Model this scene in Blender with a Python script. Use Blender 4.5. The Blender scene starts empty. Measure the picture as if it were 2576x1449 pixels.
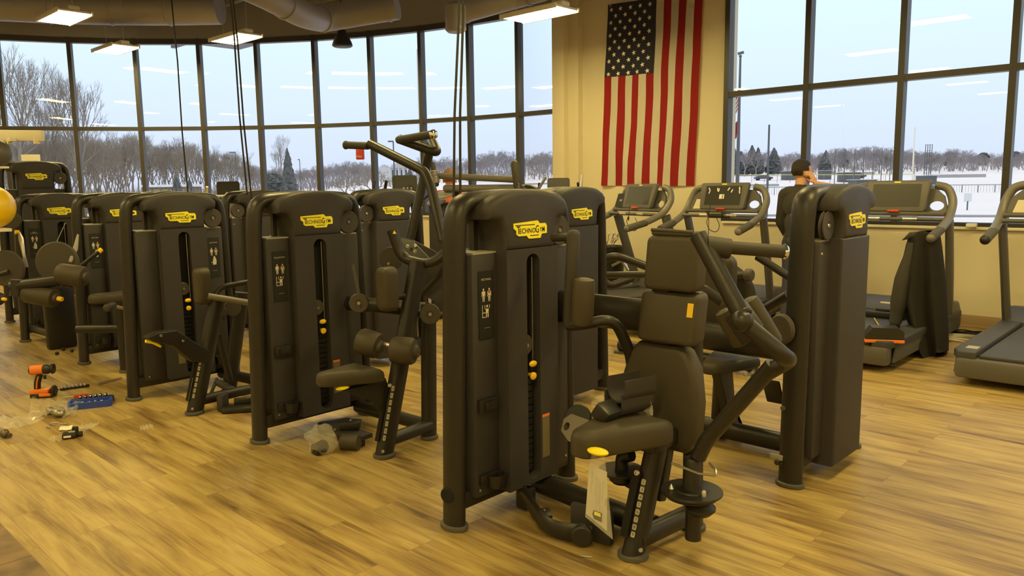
import bpy, bmesh, math, random
from mathutils import Vector, Matrix, noise
SC = bpy.context.scene
C = SC.collection
random.seed(7)
PI = math.pi

# ------------------------------------------------------------------ camera, world, exposure
# world axes: X runs along the rows of machines, Y towards the flag wall, Z up
FPX, PITCH, ROLL, TH, EYE = 1945.3, .132893, -.01426, .8142, 1.52
def _w(v):
    ux, uy = -math.sin(TH), math.cos(TH)
    return Vector((-(v[0]*ux+v[1]*uy), v[0]*math.cos(TH)+v[1]*math.sin(TH), v[2]))
_f = Vector((0, math.cos(PITCH), -math.sin(PITCH))); _r = Vector((1, 0, 0)); _u = _r.cross(_f)
_c, _s = math.cos(ROLL), math.sin(ROLL)
CR, CU, CF = _w(_c*_r+_s*_u), _w(-_s*_r+_c*_u), _w(_f)
CO = Vector((0, 0, EYE))
cd = bpy.data.cameras.new('camera'); cam = bpy.data.objects.new('camera', cd); C.objects.link(cam)
cd.sensor_width = 36; cd.lens = FPX/2576*36; cd.clip_start = .05; cd.clip_end = 2000
m3 = Matrix((CR, CU, -CF)).transposed(); cam.matrix_world = Matrix.Translation(CO) @ m3.to_4x4()
SC.camera = cam
SC.view_settings.view_transform = 'Standard'; SC.view_settings.look = 'None'
SC.view_settings.exposure = 0.0; SC.view_settings.gamma = 1
try: SC.cycles.use_denoising = True
except Exception: pass

wd = bpy.data.worlds.new('overcast_sky'); SC.world = wd; wd.use_nodes = True
nt = wd.node_tree; nt.nodes.clear()
o_ = nt.nodes.new('ShaderNodeOutputWorld'); bg = nt.nodes.new('ShaderNodeBackground')
tc = nt.nodes.new('ShaderNodeTexCoord'); sx = nt.nodes.new('ShaderNodeSeparateXYZ'); rp = nt.nodes.new('ShaderNodeValToRGB')
nt.links.new(tc.outputs['Generated'], sx.inputs[0]); nt.links.new(sx.outputs['Z'], rp.inputs[0])
e = rp.color_ramp.elements
e[0].position = 0; e[0].color = (.60, .67, .85, 1); e[1].position = .3; e[1].color = (.725, .95, 1.0, 1)
n_ = e.new(.1); n_.color = (.66, .78, .97, 1); n_ = e.new(.6); n_.color = (.97, .95, .93, 1)
nt.links.new(rp.outputs[0], bg.inputs[0]); bg.inputs[1].default_value = 1.22
nt.links.new(bg.outputs[0], o_.inputs[0])
LAMP_COL, LAMP_L = (1.0, .78, .285), 66.0

# pixel measurements of the photograph -> points in the room (on a floor height, a wall plane or at a depth)
def ray(x, y): return CF + CR*((x-1288)/FPX) - CU*((y-724.5)/FPX)
def pz(x, y, z=0): d = ray(x, y); return CO + d*((z-EYE)/d.z)
def py(x, y, Y): d = ray(x, y); return CO + d*(Y/d.y)
def px(x, y, X): d = ray(x, y); return CO + d*(X/d.x)
def pd(x, y, D): return CO + ray(x, y)*D

# ------------------------------------------------------------------ materials
def mat(name, col, rough=.5, metal=0, emit=None, es=1, spec=.5, bump=0, bscale=40, var=0, vscale=6, trans=None):
    m = bpy.data.materials.new(name); m.use_nodes = True
    N = m.node_tree.nodes; L = m.node_tree.links; b = N['Principled BSDF']
    b.inputs['Base Color'].default_value = (*col, 1); b.inputs['Roughness'].default_value = rough
    b.inputs['Metallic'].default_value = metal; b.inputs['Specular IOR Level'].default_value = spec
    if emit: b.inputs['Emission Color'].default_value = (*emit, 1); b.inputs['Emission Strength'].default_value = es
    t = None
    if bump or var:
        t = N.new('ShaderNodeTexCoord')
    if var:
        n = N.new('ShaderNodeTexNoise'); n.inputs['Scale'].default_value = vscale; n.inputs['Detail'].default_value = 4
        r = N.new('ShaderNodeMix'); r.data_type = 'RGBA'
        r.inputs[6].default_value = (*[c*(1-var) for c in col], 1); r.inputs[7].default_value = (*[min(1, c*(1+var)) for c in col], 1)
        L.new(t.outputs['Object'], n.inputs['Vector']); L.new(n.outputs['Fac'], r.inputs[0]); L.new(r.outputs[2], b.inputs['Base Color'])
    if bump:
        n = N.new('ShaderNodeTexNoise'); n.inputs['Scale'].default_value = bscale; n.inputs['Detail'].default_value = 3
        p = N.new('ShaderNodeBump'); p.inputs['Strength'].default_value = bump; p.inputs['Distance'].default_value = .01
        L.new(t.outputs['Object'], n.inputs['Vector']); L.new(n.outputs['Fac'], p.inputs['Height']); L.new(p.outputs[0], b.inputs['Normal'])
    return m
M = {}
M['frame'] = mat('black_powder_coat', (.021, .018, .0165), .40, .0, spec=.42, bump=.06, bscale=220)
M['panel'] = mat('charcoal_plastic', (.047, .043, .046), .55, spec=.22, bump=.12, bscale=260)
M['panel2'] = mat('charcoal_plastic_hood', (.046, .042, .043), .5, spec=.25, bump=.12, bscale=260)
M['disc'] = mat('grey_plastic', (.066, .058, .050), .5, spec=.3, bump=.1, bscale=260)
M['pad'] = mat('black_upholstery', (.060, .050, .035), .5, spec=.3, bump=.07, bscale=320)
M['black'] = mat('black_plastic', (.016, .014, .013), .45)
M['void'] = mat('dark_interior', (.006, .006, .006), .9)
M['rubber'] = mat('grey_rubber', (.085, .08, .07), .8)
M['grip'] = mat('black_grip_rubber', (.036, .032, .029), .6)
M['steel'] = mat('brushed_steel', (.55, .52, .48), .32, .9)
M['chrome'] = mat('chrome', (.8, .8, .8), .12, 1)
M['edge'] = mat('grey_panel_edge', (.30, .28, .24), .5)
M['yellow'] = mat('yellow_plastic', (.85, .55, .015), .4)
M['logo'] = mat('logo_yellow', (.92, .82, .03), .45)
M['yellow2'] = mat('bright_yellow_plastic', (.92, .76, .012), .4)
M['ink'] = mat('black_ink', (.01, .01, .01), .6)
M['print'] = mat('cream_print', (.66, .6, .48), .6)
M['red'] = mat('red_plastic', (.55, .03, .02), .5)
M['orange'] = mat('orange_plastic', (.80, .20, .02), .45)
M['blue'] = mat('blue_plastic', (.03, .07, .42), .4)
M['paper'] = mat('white_paper', (.8, .77, .68), .7)
M['wall'] = mat('tan_wall_paint', (.70, .625, .46), .75, bump=.05, bscale=90)
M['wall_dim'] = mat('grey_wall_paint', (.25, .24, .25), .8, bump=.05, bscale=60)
M['ceil'] = mat('ceiling_paint', (.24, .235, .26), .85, var=.1)
M['duct'] = mat('galvanised_duct', (.33, .315, .32), .5, .25, var=.08, vscale=3)
M['bronze'] = mat('dark_bronze_frame', (.052, .047, .044), .42, .2)
M['sill'] = mat('sill_ledge', (.78, .72, .58), .6)
M['base'] = mat('baseboard_vinyl', (.36, .25, .13), .6)
M['red_cloth'] = mat('red_cloth', (.50, .028, .030), .85, bump=.1, bscale=400)
M['white_cloth'] = mat('white_cloth', (.92, .88, .80), .85, bump=.1, bscale=400)
M['navy'] = mat('navy_cloth', (.055, .055, .095), .85, bump=.1, bscale=400)
M['tube'] = mat('graphite_rail', (.175, .162, .145), .45, .15)
M['tread'] = mat('graphite_plastic', (.10, .092, .085), .45)
M['screen'] = mat('dark_screen', (.018, .017, .016), .4)
M['belt'] = mat('treadmill_belt', (.045, .045, .05), .55, bump=.2, bscale=90)
M['cream'] = mat('cream_metal', (.80, .74, .58), .5)
M['ball'] = mat('yellow_ball', (.86, .56, .01), .35)
M['rope'] = mat('black_strap', (.02, .018, .015), .85)
M['jacket'] = mat('black_fabric', (.042, .038, .035), .95, bump=.08, bscale=300)
M['skin'] = mat('skin', (.60, .33, .20), .6)
M['hair'] = mat('dark_hair', (.020, .012, .008), .7, bump=.6, bscale=120)
M['hair2'] = mat('brown_hair', (.20, .085, .03), .75)
M['shirt_o'] = mat('orange_shirt', (.55, .13, .05), .85)
M['snow'] = mat('snow', (.84, .81, .86), .9, var=.05, vscale=.08)
M['asph'] = mat('wet_asphalt', (.26, .26, .28), .8, var=.2, vscale=.2)
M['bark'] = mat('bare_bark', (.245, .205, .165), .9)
M['bark2'] = mat('haze_tinted_bark', (.30, .27, .278), .95)  # distance haze is mixed into this paler bark colour
M['green'] = mat('dark_evergreen', (.12, .13, .135), .95, var=.2)
M['pole'] = mat('grey_pole', (.10, .105, .11), .6)
M['housew'] = mat('white_siding', (.72, .72, .74), .8)
M['roof'] = mat('snowy_grey_roof', (.5, .5, .52), .8)
M['fence'] = mat('grey_green_fence', (.36, .42, .42), .8)
M['yrail'] = mat('yellow_rail', (.62, .60, .22), .6)
def plastic_film(name, col=(.9, .87, .78), a=.19):
    m = bpy.data.materials.new(name); m.use_nodes = True; N = m.node_tree.nodes; L = m.node_tree.links
    b = N['Principled BSDF']; b.inputs['Base Color'].default_value = (*col, 1); b.inputs['Roughness'].default_value = .12
    t = N.new('ShaderNodeBsdfTransparent'); mx = N.new('ShaderNodeMixShader'); mx.inputs[0].default_value = a
    L.new(t.outputs[0], mx.inputs[1]); L.new(b.outputs[0], mx.inputs[2]); L.new(mx.outputs[0], N['Material Output'].inputs[0])
    return m
M['film'] = plastic_film('clear_plastic_film')
def glass_mat():
    m = bpy.data.materials.new('window_glass'); m.use_nodes = True; N = m.node_tree.nodes; L = m.node_tree.links
    t = N.new('ShaderNodeBsdfTransparent'); t.inputs[0].default_value = (.97, .985, .985, 1)
    g = N.new('ShaderNodeBsdfGlossy'); g.inputs['Roughness'].default_value = .01
    f = N.new('ShaderNodeFresnel'); f.inputs['IOR'].default_value = 1.45
    mx = N.new('ShaderNodeMixShader'); L.new(f.outputs[0], mx.inputs[0]); L.new(t.outputs[0], mx.inputs[1]); L.new(g.outputs[0], mx.inputs[2])
    L.new(mx.outputs[0], N['Material Output'].inputs[0]); return m
M['glass'] = glass_mat()
M['lamp'] = mat('lit_lamp_panel', (.9, .9, .9), .5, emit=LAMP_COL, es=LAMP_L)

def plank_mat():
    m = bpy.data.materials.new('wood_planks'); m.use_nodes = True; N = m.node_tree.nodes; L = m.node_tree.links
    b = N['Principled BSDF']; tc = N.new('ShaderNodeTexCoord')
    br = N.new('ShaderNodeTexBrick'); br.offset = .37; br.inputs['Scale'].default_value = 1
    br.inputs['Mortar Size'].default_value = .0012; br.inputs['Mortar Smooth'].default_value = .2; br.inputs['Bias'].default_value = 0
    br.inputs['Brick Width'].default_value = 1.22; br.inputs['Row Height'].default_value = .148
    br.inputs['Color1'].default_value = (0, 0, 0, 1); br.inputs['Color2'].default_value = (1, 1, 1, 1); br.inputs['Mortar'].default_value = (.35, .35, .35, 1)
    L.new(tc.outputs['Object'], br.inputs['Vector'])
    # shift the grain from plank to plank
    sp = N.new('ShaderNodeVectorMath'); sp.operation = 'MULTIPLY_ADD'; sp.inputs[1].default_value = (7.3, 3.1, 0)
    L.new(br.outputs['Color'], sp.inputs[0]); L.new(tc.outputs['Object'], sp.inputs[2])
    mp = N.new('ShaderNodeMapping'); mp.inputs['Scale'].default_value = (1.1, 13, 1); L.new(sp.outputs[0], mp.inputs[0])
    n1 = N.new('ShaderNodeTexNoise'); n1.inputs['Scale'].default_value = 1.5; n1.inputs['Detail'].default_value = 7; n1.inputs['Roughness'].default_value = .62; n1.inputs['Distortion'].default_value = .7
    L.new(mp.outputs[0], n1.inputs['Vector'])
    mp2 = N.new('ShaderNodeMapping'); mp2.inputs['Scale'].default_value = (.9, 4.5, 1); L.new(sp.outputs[0], mp2.inputs[0])
    n2 = N.new('ShaderNodeTexNoise'); n2.inputs['Scale'].default_value = 1.4; n2.inputs['Detail'].default_value = 3; n2.inputs['Distortion'].default_value = .4
    L.new(mp2.outputs[0], n2.inputs['Vector'])
    mp3 = N.new('ShaderNodeMapping'); mp3.inputs['Scale'].default_value = (2.2, 60, 1); L.new(sp.outputs[0], mp3.inputs[0])
    n3 = N.new('ShaderNodeTexNoise'); n3.inputs['Scale'].default_value = 2; n3.inputs['Detail'].default_value = 3; L.new(mp3.outputs[0], n3.inputs['Vector'])
    def math_(op, a, b_):
        n = N.new('ShaderNodeMath'); n.operation = op
        for i, v in enumerate((a, b_)):
            if isinstance(v, (int, float)): n.inputs[i].default_value = v
            else: L.new(v, n.inputs[i])
        return n.outputs[0]
    s = math_('ADD', math_('MULTIPLY', n1.outputs['Fac'], .62), math_('MULTIPLY', n2.outputs['Fac'], .52))
    s = math_('ADD', s, math_('MULTIPLY', n3.outputs['Fac'], .16))
    s = math_('ADD', s, math_('MULTIPLY', br.outputs['Color'], .07))
    r = N.new('ShaderNodeValToRGB'); e = r.color_ramp.elements
    e[0].position = .49; e[0].color = (.09, .058, .020, 1); e[1].position = .82; e[1].color = (.46, .345, .135, 1)
    for p_, c_ in ((.55, (.185, .112, .040, 1)), (.63, (.285, .19, .068, 1)), (.72, (.385, .275, .102, 1))):
        q = e.new(p_); q.color = c_
    L.new(s, r.inputs[0])
    mm = N.new('ShaderNodeMix'); mm.data_type = 'RGBA'; L.new(br.outputs['Fac'], mm.inputs[0]); L.new(r.outputs[0], mm.inputs[6]); mm.inputs[7].default_value = (.22, .13, .06, 1)
    L.new(mm.outputs[2], b.inputs['Base Color'])
    b.inputs['Roughness'].default_value = .42; b.inputs['Specular IOR Level'].default_value = .35
    bp = N.new('ShaderNodeBump'); bp.inputs['Strength'].default_value = .12; bp.inputs['Distance'].default_value = .004
    L.new(n3.outputs['Fac'], bp.inputs['Height']); L.new(bp.outputs[0], b.inputs['Normal'])
    return m
M['planks'] = plank_mat()
def tile_mat():
    m = bpy.data.materials.new('brown_tiles'); m.use_nodes = True; N = m.node_tree.nodes; L = m.node_tree.links
    b = N['Principled BSDF']; tc = N.new('ShaderNodeTexCoord'); br = N.new('ShaderNodeTexBrick'); br.offset = .5
    br.inputs['Scale'].default_value = 1; br.inputs['Brick Width'].default_value = .6; br.inputs['Row Height'].default_value = .6; br.inputs['Mortar Size'].default_value = .003
    br.inputs['Color1'].default_value = (.235, .15, .072, 1); br.inputs['Color2'].default_value = (.26, .165, .078, 1); br.inputs['Mortar'].default_value = (.05, .03, .015, 1)
    L.new(tc.outputs['Object'], br.inputs['Vector'])
    n = N.new('ShaderNodeTexNoise'); n.inputs['Scale'].default_value = 7; n.inputs['Detail'].default_value = 6; L.new(tc.outputs['Object'], n.inputs['Vector'])
    r = N.new('ShaderNodeValToRGB'); r.color_ramp.elements[0].position = .3; r.color_ramp.elements[0].color = (.45, .45, .45, 1); r.color_ramp.elements[1].position = .6; r.color_ramp.elements[1].color = (1, 1, 1, 1)
    L.new(n.outputs['Fac'], r.inputs[0])
    x = N.new('ShaderNodeMix'); x.data_type = 'RGBA'; x.blend_type = 'MULTIPLY'; x.inputs[0].default_value = 1
    L.new(br.outputs['Color'], x.inputs[6]); L.new(r.outputs[0], x.inputs[7]); L.new(x.outputs[2], b.inputs['Base Color']); b.inputs['Roughness'].default_value = .5
    return m
M['tiles'] = tile_mat()

# ------------------------------------------------------------------ mesh helpers
ORG = {}
def B(): return bmesh.new()
def obj(name, bm, m, parent=None, sharp=40, local=False, mats=None):
    """link a bmesh as ONE object; vertices given in room coordinates unless local"""
    me = bpy.data.meshes.new(name)
    if parent is not None and not local: bmesh.ops.translate(bm, verts=bm.verts, vec=-ORG.get(parent.name, Vector()))
    bmesh.ops.recalc_face_normals(bm, faces=bm.faces) if not getattr(bm, 'keep', False) else None
    bm.to_mesh(me); bm.free()
    for p in me.polygons: p.use_smooth = True
    try: me.set_sharp_from_angle(angle=math.radians(sharp))
    except Exception: pass
    for mm in (mats or [m]): me.materials.append(M[mm] if isinstance(mm, str) else mm)
    o = bpy.data.objects.new(name, me); C.objects.link(o)
    if parent is not None:
        o.parent = parent; ORG[o.name] = ORG.get(parent.name, Vector())
    return o
def thing(name, label, cat, loc=(0, 0, 0), rz=0, group=None):
    o = bpy.data.objects.new(name, None); C.objects.link(o); o.location = loc; o.rotation_euler = (0, 0, rz); o.empty_display_size = .1
    ORG[o.name] = Vector(loc); o['label'] = label; o['category'] = cat
    if group: o['group'] = group
    return o
def tag(o, label, cat, group=None, kind=None):
    o['label'] = label; o['category'] = cat
    if group: o['group'] = group
    if kind: o['kind'] = kind
    return o
def single(name, bm, m, label, cat, group=None, sharp=40, mats=None, kind=None):
    """a thing that is one mesh: origin at the middle of its base"""
    xs = [v.co for v in bm.verts]
    c = Vector(((min(v.x for v in xs)+max(v.x for v in xs))/2, (min(v.y for v in xs)+max(v.y for v in xs))/2, min(v.z for v in xs)))
    bmesh.ops.translate(bm, verts=bm.verts, vec=-c)
    o = obj(name, bm, m, None, sharp, mats=mats); o.location = c; ORG[o.name] = c
    return tag(o, label, cat, group, kind)
def struct(name, bm, m, parent=None, sharp=40, mats=None):
    o = obj(name, bm, m, parent, sharp, mats=mats); o['kind'] = 'structure'; return o
def copytree(o, parent=None):
    c = o.copy(); C.objects.link(c)
    if parent is not None: c.parent = parent
    for ch in list(o.children): copytree(ch, c)
    return c
def box(bm, x0, x1, y0, y1, z0, z1, bev=0, seg=2, mtx=None, mi=0):
    r = bmesh.ops.create_cube(bm, size=1); vs = r['verts']
    bmesh.ops.scale(bm, vec=(abs(x1-x0), abs(y1-y0), abs(z1-z0)), verts=vs)
    bmesh.ops.translate(bm, vec=((x0+x1)/2, (y0+y1)/2, (z0+z1)/2), verts=vs)
    fs = set(f for v in vs for f in v.link_faces)
    if bev:
        es = list(set(e for v in vs for e in v.link_edges))
        r = bmesh.ops.bevel(bm, geom=es, offset=bev, segments=seg, affect='EDGES', profile=.5)
        vs = list(set(v for f in r['faces'] for v in f.verts)); fs = set(f for v in vs for f in v.link_faces); vs = list(set(v for f in fs for v in f.verts))
    for f in fs: f.material_index = mi
    if mtx is not None: bmesh.ops.transform(bm, matrix=mtx, verts=vs)
    return vs
def cbox(bm, c, size, bev=0, seg=2, rot=None, mi=0):
    m = Matrix.Translation(Vector(c)) @ (rot.to_4x4() if rot is not None else Matrix.Identity(4))
    return box(bm, -size[0]/2, size[0]/2, -size[1]/2, size[1]/2, -size[2]/2, size[2]/2, bev, seg, m, mi)
def fillet(pts, r, n=6):
    pts = [Vector(p) for p in pts]; out = [pts[0]]
    for i in range(1, len(pts)-1):
        a, b, c = pts[i-1], pts[i], pts[i+1]
        u = (a-b); v = (c-b); rr = r[i] if isinstance(r, (list, tuple)) else r
        d = min(rr, u.length*.48, v.length*.48)
        if d < 1e-5: out.append(b); continue
        p0 = b+u.normalized()*d; p2 = b+v.normalized()*d
        for k in range(n+1):
            t = k/n; out.append(p0*(1-t)**2+b*2*t*(1-t)+p2*t*t)
    out.append(pts[-1]); return out
def tube(bm, pts, r, seg=12, bend=0, up=None, cap=True, dome=False, mi=0):
    """sweep; r: radius, (ra,rb) oval (ra along 'up') or list of radii per point"""
    pts = fillet(pts, bend) if bend else [Vector(p) for p in pts]
    n = len(pts); rings = []
    t0 = (pts[1]-pts[0]).normalized()
    a = Vector(up) if up is not None else (Vector((0, 0, 1)) if abs(t0.z) < .9 else Vector((1, 0, 0)))
    if dome:
        rr = r if not isinstance(r, (tuple, list)) else min(r)
        pts = [pts[0]-t0*rr*.0]+pts[1:]
    for i in range(n):
        t = (pts[min(i+1, n-1)]-pts[max(i-1, 0)]).normalized()
        a2 = a-t*a.dot(t)
        if a2.length < 1e-4: a2 = t.orthogonal()
        a2.normalize(); b = t.cross(a2)
        if up is None: a = a2
        if isinstance(r, tuple): ra, rb = r
        elif isinstance(r, list): q_ = i*(len(r)-1)/(n-1); k_ = min(int(q_), len(r)-2); ra = rb = r[k_]+(r[k_+1]-r[k_])*(q_-k_)
        else: ra = rb = r
        rings.append([bm.verts.new(pts[i]+a2*(ra*math.cos(2*PI*k/seg))+b*(rb*math.sin(2*PI*k/seg))) for k in range(seg)])
    for i in range(n-1):
        for k in range(seg):
            f = bm.faces.new((rings[i][k], rings[i][(k+1) % seg], rings[i+1][(k+1) % seg], rings[i+1][k])); f.material_index = mi
    if cap:
        for ring, s in ((rings[0], -1), (rings[-1], 1)):
            if dome:
                i = 0 if s < 0 else n-1; t = (pts[1]-pts[0]).normalized()*-1 if s < 0 else (pts[-1]-pts[-2]).normalized()
                rr = (r[0] if isinstance(r, (tuple, list)) else r); prev = ring
                for k in (1, 2):
                    q = k/3*PI/2; new = [bm.verts.new(pts[i]+(v.co-pts[i])*math.cos(q)+t*rr*.75*math.sin(q)) for v in ring]
                    for j in range(seg):
                        f = bm.faces.new((prev[j], prev[(j+1) % seg], new[(j+1) % seg], new[j])); f.material_index = mi
                    prev = new
                f = bm.faces.new(prev); f.material_index = mi
            else:
                f = bm.faces.new(ring); f.material_index = mi
def lathe(bm, prof, o=(0, 0, 0), axis=(0, 0, 1), seg=24, mi=0):
    q = Vector((0, 0, 1)).rotation_difference(Vector(axis).normalized()).to_matrix(); o = Vector(o); rings = []
    for r, z in prof:
        rings.append([bm.verts.new(o+q @ Vector((max(r, 1e-4)*math.cos(2*PI*k/seg), max(r, 1e-4)*math.sin(2*PI*k/seg), z))) for k in range(seg)])
    for a, b in zip(rings, rings[1:]):
        for k in range(seg):
            f = bm.faces.new((a[k], a[(k+1) % seg], b[(k+1) % seg], b[k])); f.material_index = mi
    f = bm.faces.new(rings[0]); f.material_index = mi; f = bm.faces.new(rings[-1]); f.material_index = mi
def disc(bm, o, axis, r, h, bev=.004, seg=28, mi=0):
    lathe(bm, [(r-bev, -h/2), (r, -h/2+bev), (r, h/2-bev), (r-bev, h/2)], o, axis, seg, mi)
def prism(bm, out, holes, fn, h, bev=0, mi=0):
    """outline (and holes) in 2D, filled, extruded by h; fn maps (a,b,c) to a point"""
    es = []
    for loop in [out]+holes:
        vs = [bm.verts.new(fn(a, b, 0)) for a, b in loop]
        es += [bm.edges.new((vs[i], vs[(i+1) % len(vs)])) for i in range(len(vs))]
    r = bmesh.ops.triangle_fill(bm, edges=es, use_beauty=True, use_dissolve=False)
    fs = [g for g in r['geom'] if isinstance(g, bmesh.types.BMFace)]
    if not fs: return []
    d = Vector(fn(0, 0, h))-Vector(fn(0, 0, 0))
    x = bmesh.ops.extrude_face_region(bm, geom=fs); nv = [g for g in x['geom'] if isinstance(g, bmesh.types.BMVert)]
    nf = [g for g in x['geom'] if isinstance(g, bmesh.types.BMFace)]
    bmesh.ops.translate(bm, vec=d, verts=nv)
    if bev:
        te = set()
        for f in nf:
            for e_ in f.edges:
                if sum(1 for q in e_.link_faces if q in nf) == 1: te.add(e_)
        bmesh.ops.bevel(bm, geom=list(te), offset=bev, segments=3, affect='EDGES', profile=.5)
    if mi:
        for f in bm.faces:
            pass
    return nf
def rrect(w, h, r, n=5, cx=0, cy=0):
    o = []
    for sx_, sy_, a0 in ((1, 1, 0), (-1, 1, PI/2), (-1, -1, PI), (1, -1, 1.5*PI)):
        for k in range(n+1):
            a = a0+k/n*PI/2; o.append((cx+sx_*(w/2-r)+r*math.cos(a), cy+sy_*(h/2-r)+r*math.sin(a)))
    return o
def lin(bm, a, b, w, h=None, bev=0, mi=0):
    """a bar of rectangular section from a to b"""
    a, b = Vector(a), Vector(b); d = b-a; q = d.to_track_quat('X', 'Z').to_matrix()
    return cbox(bm, (a+b)/2, (d.length, w, h or w), bev, 2, q, mi)
def sphere(bm, c, r, seg=16, sc=(1, 1, 1), rot=None):
    v = bmesh.ops.create_uvsphere(bm, u_segments=seg, v_segments=max(6, seg*2//3), radius=r)['verts']
    m = Matrix.Translation(Vector(c)) @ (rot.to_4x4() if rot is not None else Matrix.Identity(4)) @ Matrix.Diagonal((*sc, 1))
    bmesh.ops.transform(bm, matrix=m, verts=v); return v
_tc = {}
def textbm(bm, s, size, fn, depth=.0006, w=1.0, bold=0):
    """lettering laid out from the origin, mapped by fn(a,b,c)"""
    k = (s, bold)
    if k not in _tc:
        cu = bpy.data.curves.new('t', 'FONT'); cu.body = s; cu.size = 1; cu.align_x = 'CENTER'; cu.align_y = 'CENTER'; cu.resolution_u = 2; cu.offset = bold
        to = bpy.data.objects.new('t', cu); C.objects.link(to); bpy.context.view_layer.update()
        me = bpy.data.meshes.new_from_object(to); _tc[k] = ([tuple(v.co) for v in me.vertices], [tuple(p.vertices) for p in me.polygons])
        bpy.data.objects.remove(to); bpy.data.meshes.remove(me); bpy.data.curves.remove(cu)
    vs, fs = _tc[k]; nv = [bm.verts.new(fn(v[0]*size*w, v[1]*size, depth)) for v in vs]
    for f in fs:
        try: bm.faces.new([nv[i] for i in f])
        except Exception: pass
def textw(s):
    textbm(B(), s, 1, lambda a, b, c: (a, b, c)); k = _tc[(s, 0)][0]; return max(v[0] for v in k)-min(v[0] for v in k)

# ------------------------------------------------------------------ room shell
YW = 8.94
CX, CY, RW = -7.45, .36, 8.56          # the bowed window wall is an arc
bm = B(); box(bm, -17.5, 5, -8, .843, -.12, 0); struct('floor_tiled', bm, 'tiles')
bm = B(); box(bm, -17.5, 5, .843, 9.3, -.12, 0); struct('floor', bm, 'planks')
CEIL = 4.75
bm = B(); box(bm, -17.5, 5, -8, 9.3, CEIL, CEIL+.2); struct('ceiling', bm, 'ceil')
bm = B(); box(bm, 5, 5.15, -8, 9.3, 0, CEIL); struct('wall_right', bm, 'wall')
bm = B(); box(bm, -17.5, 5, -8.15, -8, 0, CEIL); struct('wall_front', bm, 'wall')
bm = B(); box(bm, -17.65, -17.5, -8, 2.2, 0, CEIL); struct('wall_left', bm, 'wall')
WX0 = -4.78; XR = 4.9; SILL, TRANS, HEAD = 1.03, 2.58, 4.06
bm = B()
box(bm, -7.30, WX0, YW, YW+.3, 0, CEIL); box(bm, WX0, 5, YW, YW+.3, 0, SILL-.03); box(bm, WX0, 5, YW, YW+.3, HEAD, CEIL)
struct('wall_back', bm, 'wall')
bm = B(); box(bm, WX0+.01, 5, YW-.035, YW+.05, SILL-.03, SILL, .006); struct('trim_1', bm, 'sill')
bm = B(); box(bm, -7.0, 5, YW-.014, YW, 0, .125, .003); box(bm, -7.0, 5, YW-.03, YW, 0, .02, .004); struct('baseboard_back', bm, 'base')
# corner pilaster where the bowed wall meets the flag wall
bm = B(); box(bm, -7.32, -7.0, YW-.10, YW+.2, 0, CEIL, .004); box(bm, -7.40, -7.18, YW-.2, YW+.2, 0, CEIL, .004); struct('trim_2', bm, 'wall')
# arc mullion points, measured along the transom
AP = [(-16.0, 2.75), (-15.22, 3.80), (-14.69, 4.705), (-13.95, 5.423), (-13.22, 6.15), (-12.5, 6.80), (-11.665, 7.37), (-10.788, 7.86), (-9.954, 8.31), (-9.10, 8.66), (-8.18, 8.86), (-7.26, 8.95)]
P_ = []
for x, y in AP:
    a = math.atan2(y-CY, x-CX); P_.append(Vector((CX+RW*math.cos(a), CY+RW*math.sin(a), 0)))
P_[-1] = Vector((-7.26, 8.93, 0))
a0 = math.atan2(P_[0].y-CY, P_[0].x-CX)
P_ = [Vector((CX+RW*math.cos(a0+.3), CY+RW*math.sin(a0+.3), 0)), Vector((CX+RW*math.cos(a0+.13), CY+RW*math.sin(a0+.13), 0))]+P_
def seg_basis(a, b):
    d = (b-a).normalized(); n = Vector((d.y, -d.x, 0))     # n points into the room (towards -Y side)
    if n.dot(Vector((CX, CY, 0))-a) < 0: n = -n
    return d, n
def segbox(bm, a, b, z0, z1, in_, out_, ext=0):
    d, n = seg_basis(a, b); a = a-d*ext; b = b+d*ext
    vs = [bm.verts.new(p+Vector((0, 0, z))) for z in (z0, z1) for p in (a+n*in_, b+n*in_, b-n*out_, a-n*out_)]
    for f in ((0, 1, 2, 3), (4, 5, 6, 7), (0, 1, 5, 4), (1, 2, 6, 5), (2, 3, 7, 6), (3, 0, 4, 7)): bm.faces.new([vs[i] for i in f])
low, up_, sl = B(), B(), B()
for a, b in zip(P_, P_[1:]):
    segbox(low, a, b, 0, SILL-.03, .05, .2); segbox(up_, a, b, HEAD+.04, CEIL, .05, .2); segbox(sl, a, b, SILL-.03, SILL, .09, .1)
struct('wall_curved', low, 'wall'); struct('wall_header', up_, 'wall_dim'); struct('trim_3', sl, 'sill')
def window(n, a, b, first):
    bm = B(); d, nn = seg_basis(a, b); w = .032
    def post(p):
        segbox(bm, p-d*w, p+d*w, SILL, HEAD+.05, .055, .07)
    post(a)
    if first: post(b)
    segbox(bm, a+d*w, b-d*w, SILL, SILL+.04, .05, .065); segbox(bm, a+d*w, b-d*w, TRANS-.032, TRANS+.032, .05, .065); segbox(bm, a+d*w, b-d*w, HEAD-.045, HEAD+.05, .05, .065)
    o = struct('window_%d' % n, bm, 'bronze')
    g = B(); A_, B_ = a+d*w, b-d*w
    for z0, z1 in ((SILL+.035, TRANS-.03), (TRANS+.03, HEAD-.04)):
        g.faces.new([g.verts.new(p+Vector((0, 0, z))-nn*.02) for p, z in ((A_, z0), (B_, z0), (B_, z1), (A_, z1))])
    p = struct('window_pane', g, 'glass', o)
n = 1
for i in range(len(P_)-1):
    window(n, P_[i], P_[i+1], i == len(P_)-2); n += 1
rx = [WX0+.03]+[-3.753+1.0135*k for k in range(9)]
for i in range(len(rx)-1):
    window(n, Vector((rx[i], YW+.03, 0)), Vector((rx[i+1], YW+.03, 0)), i == len(rx)-2); n += 1

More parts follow.
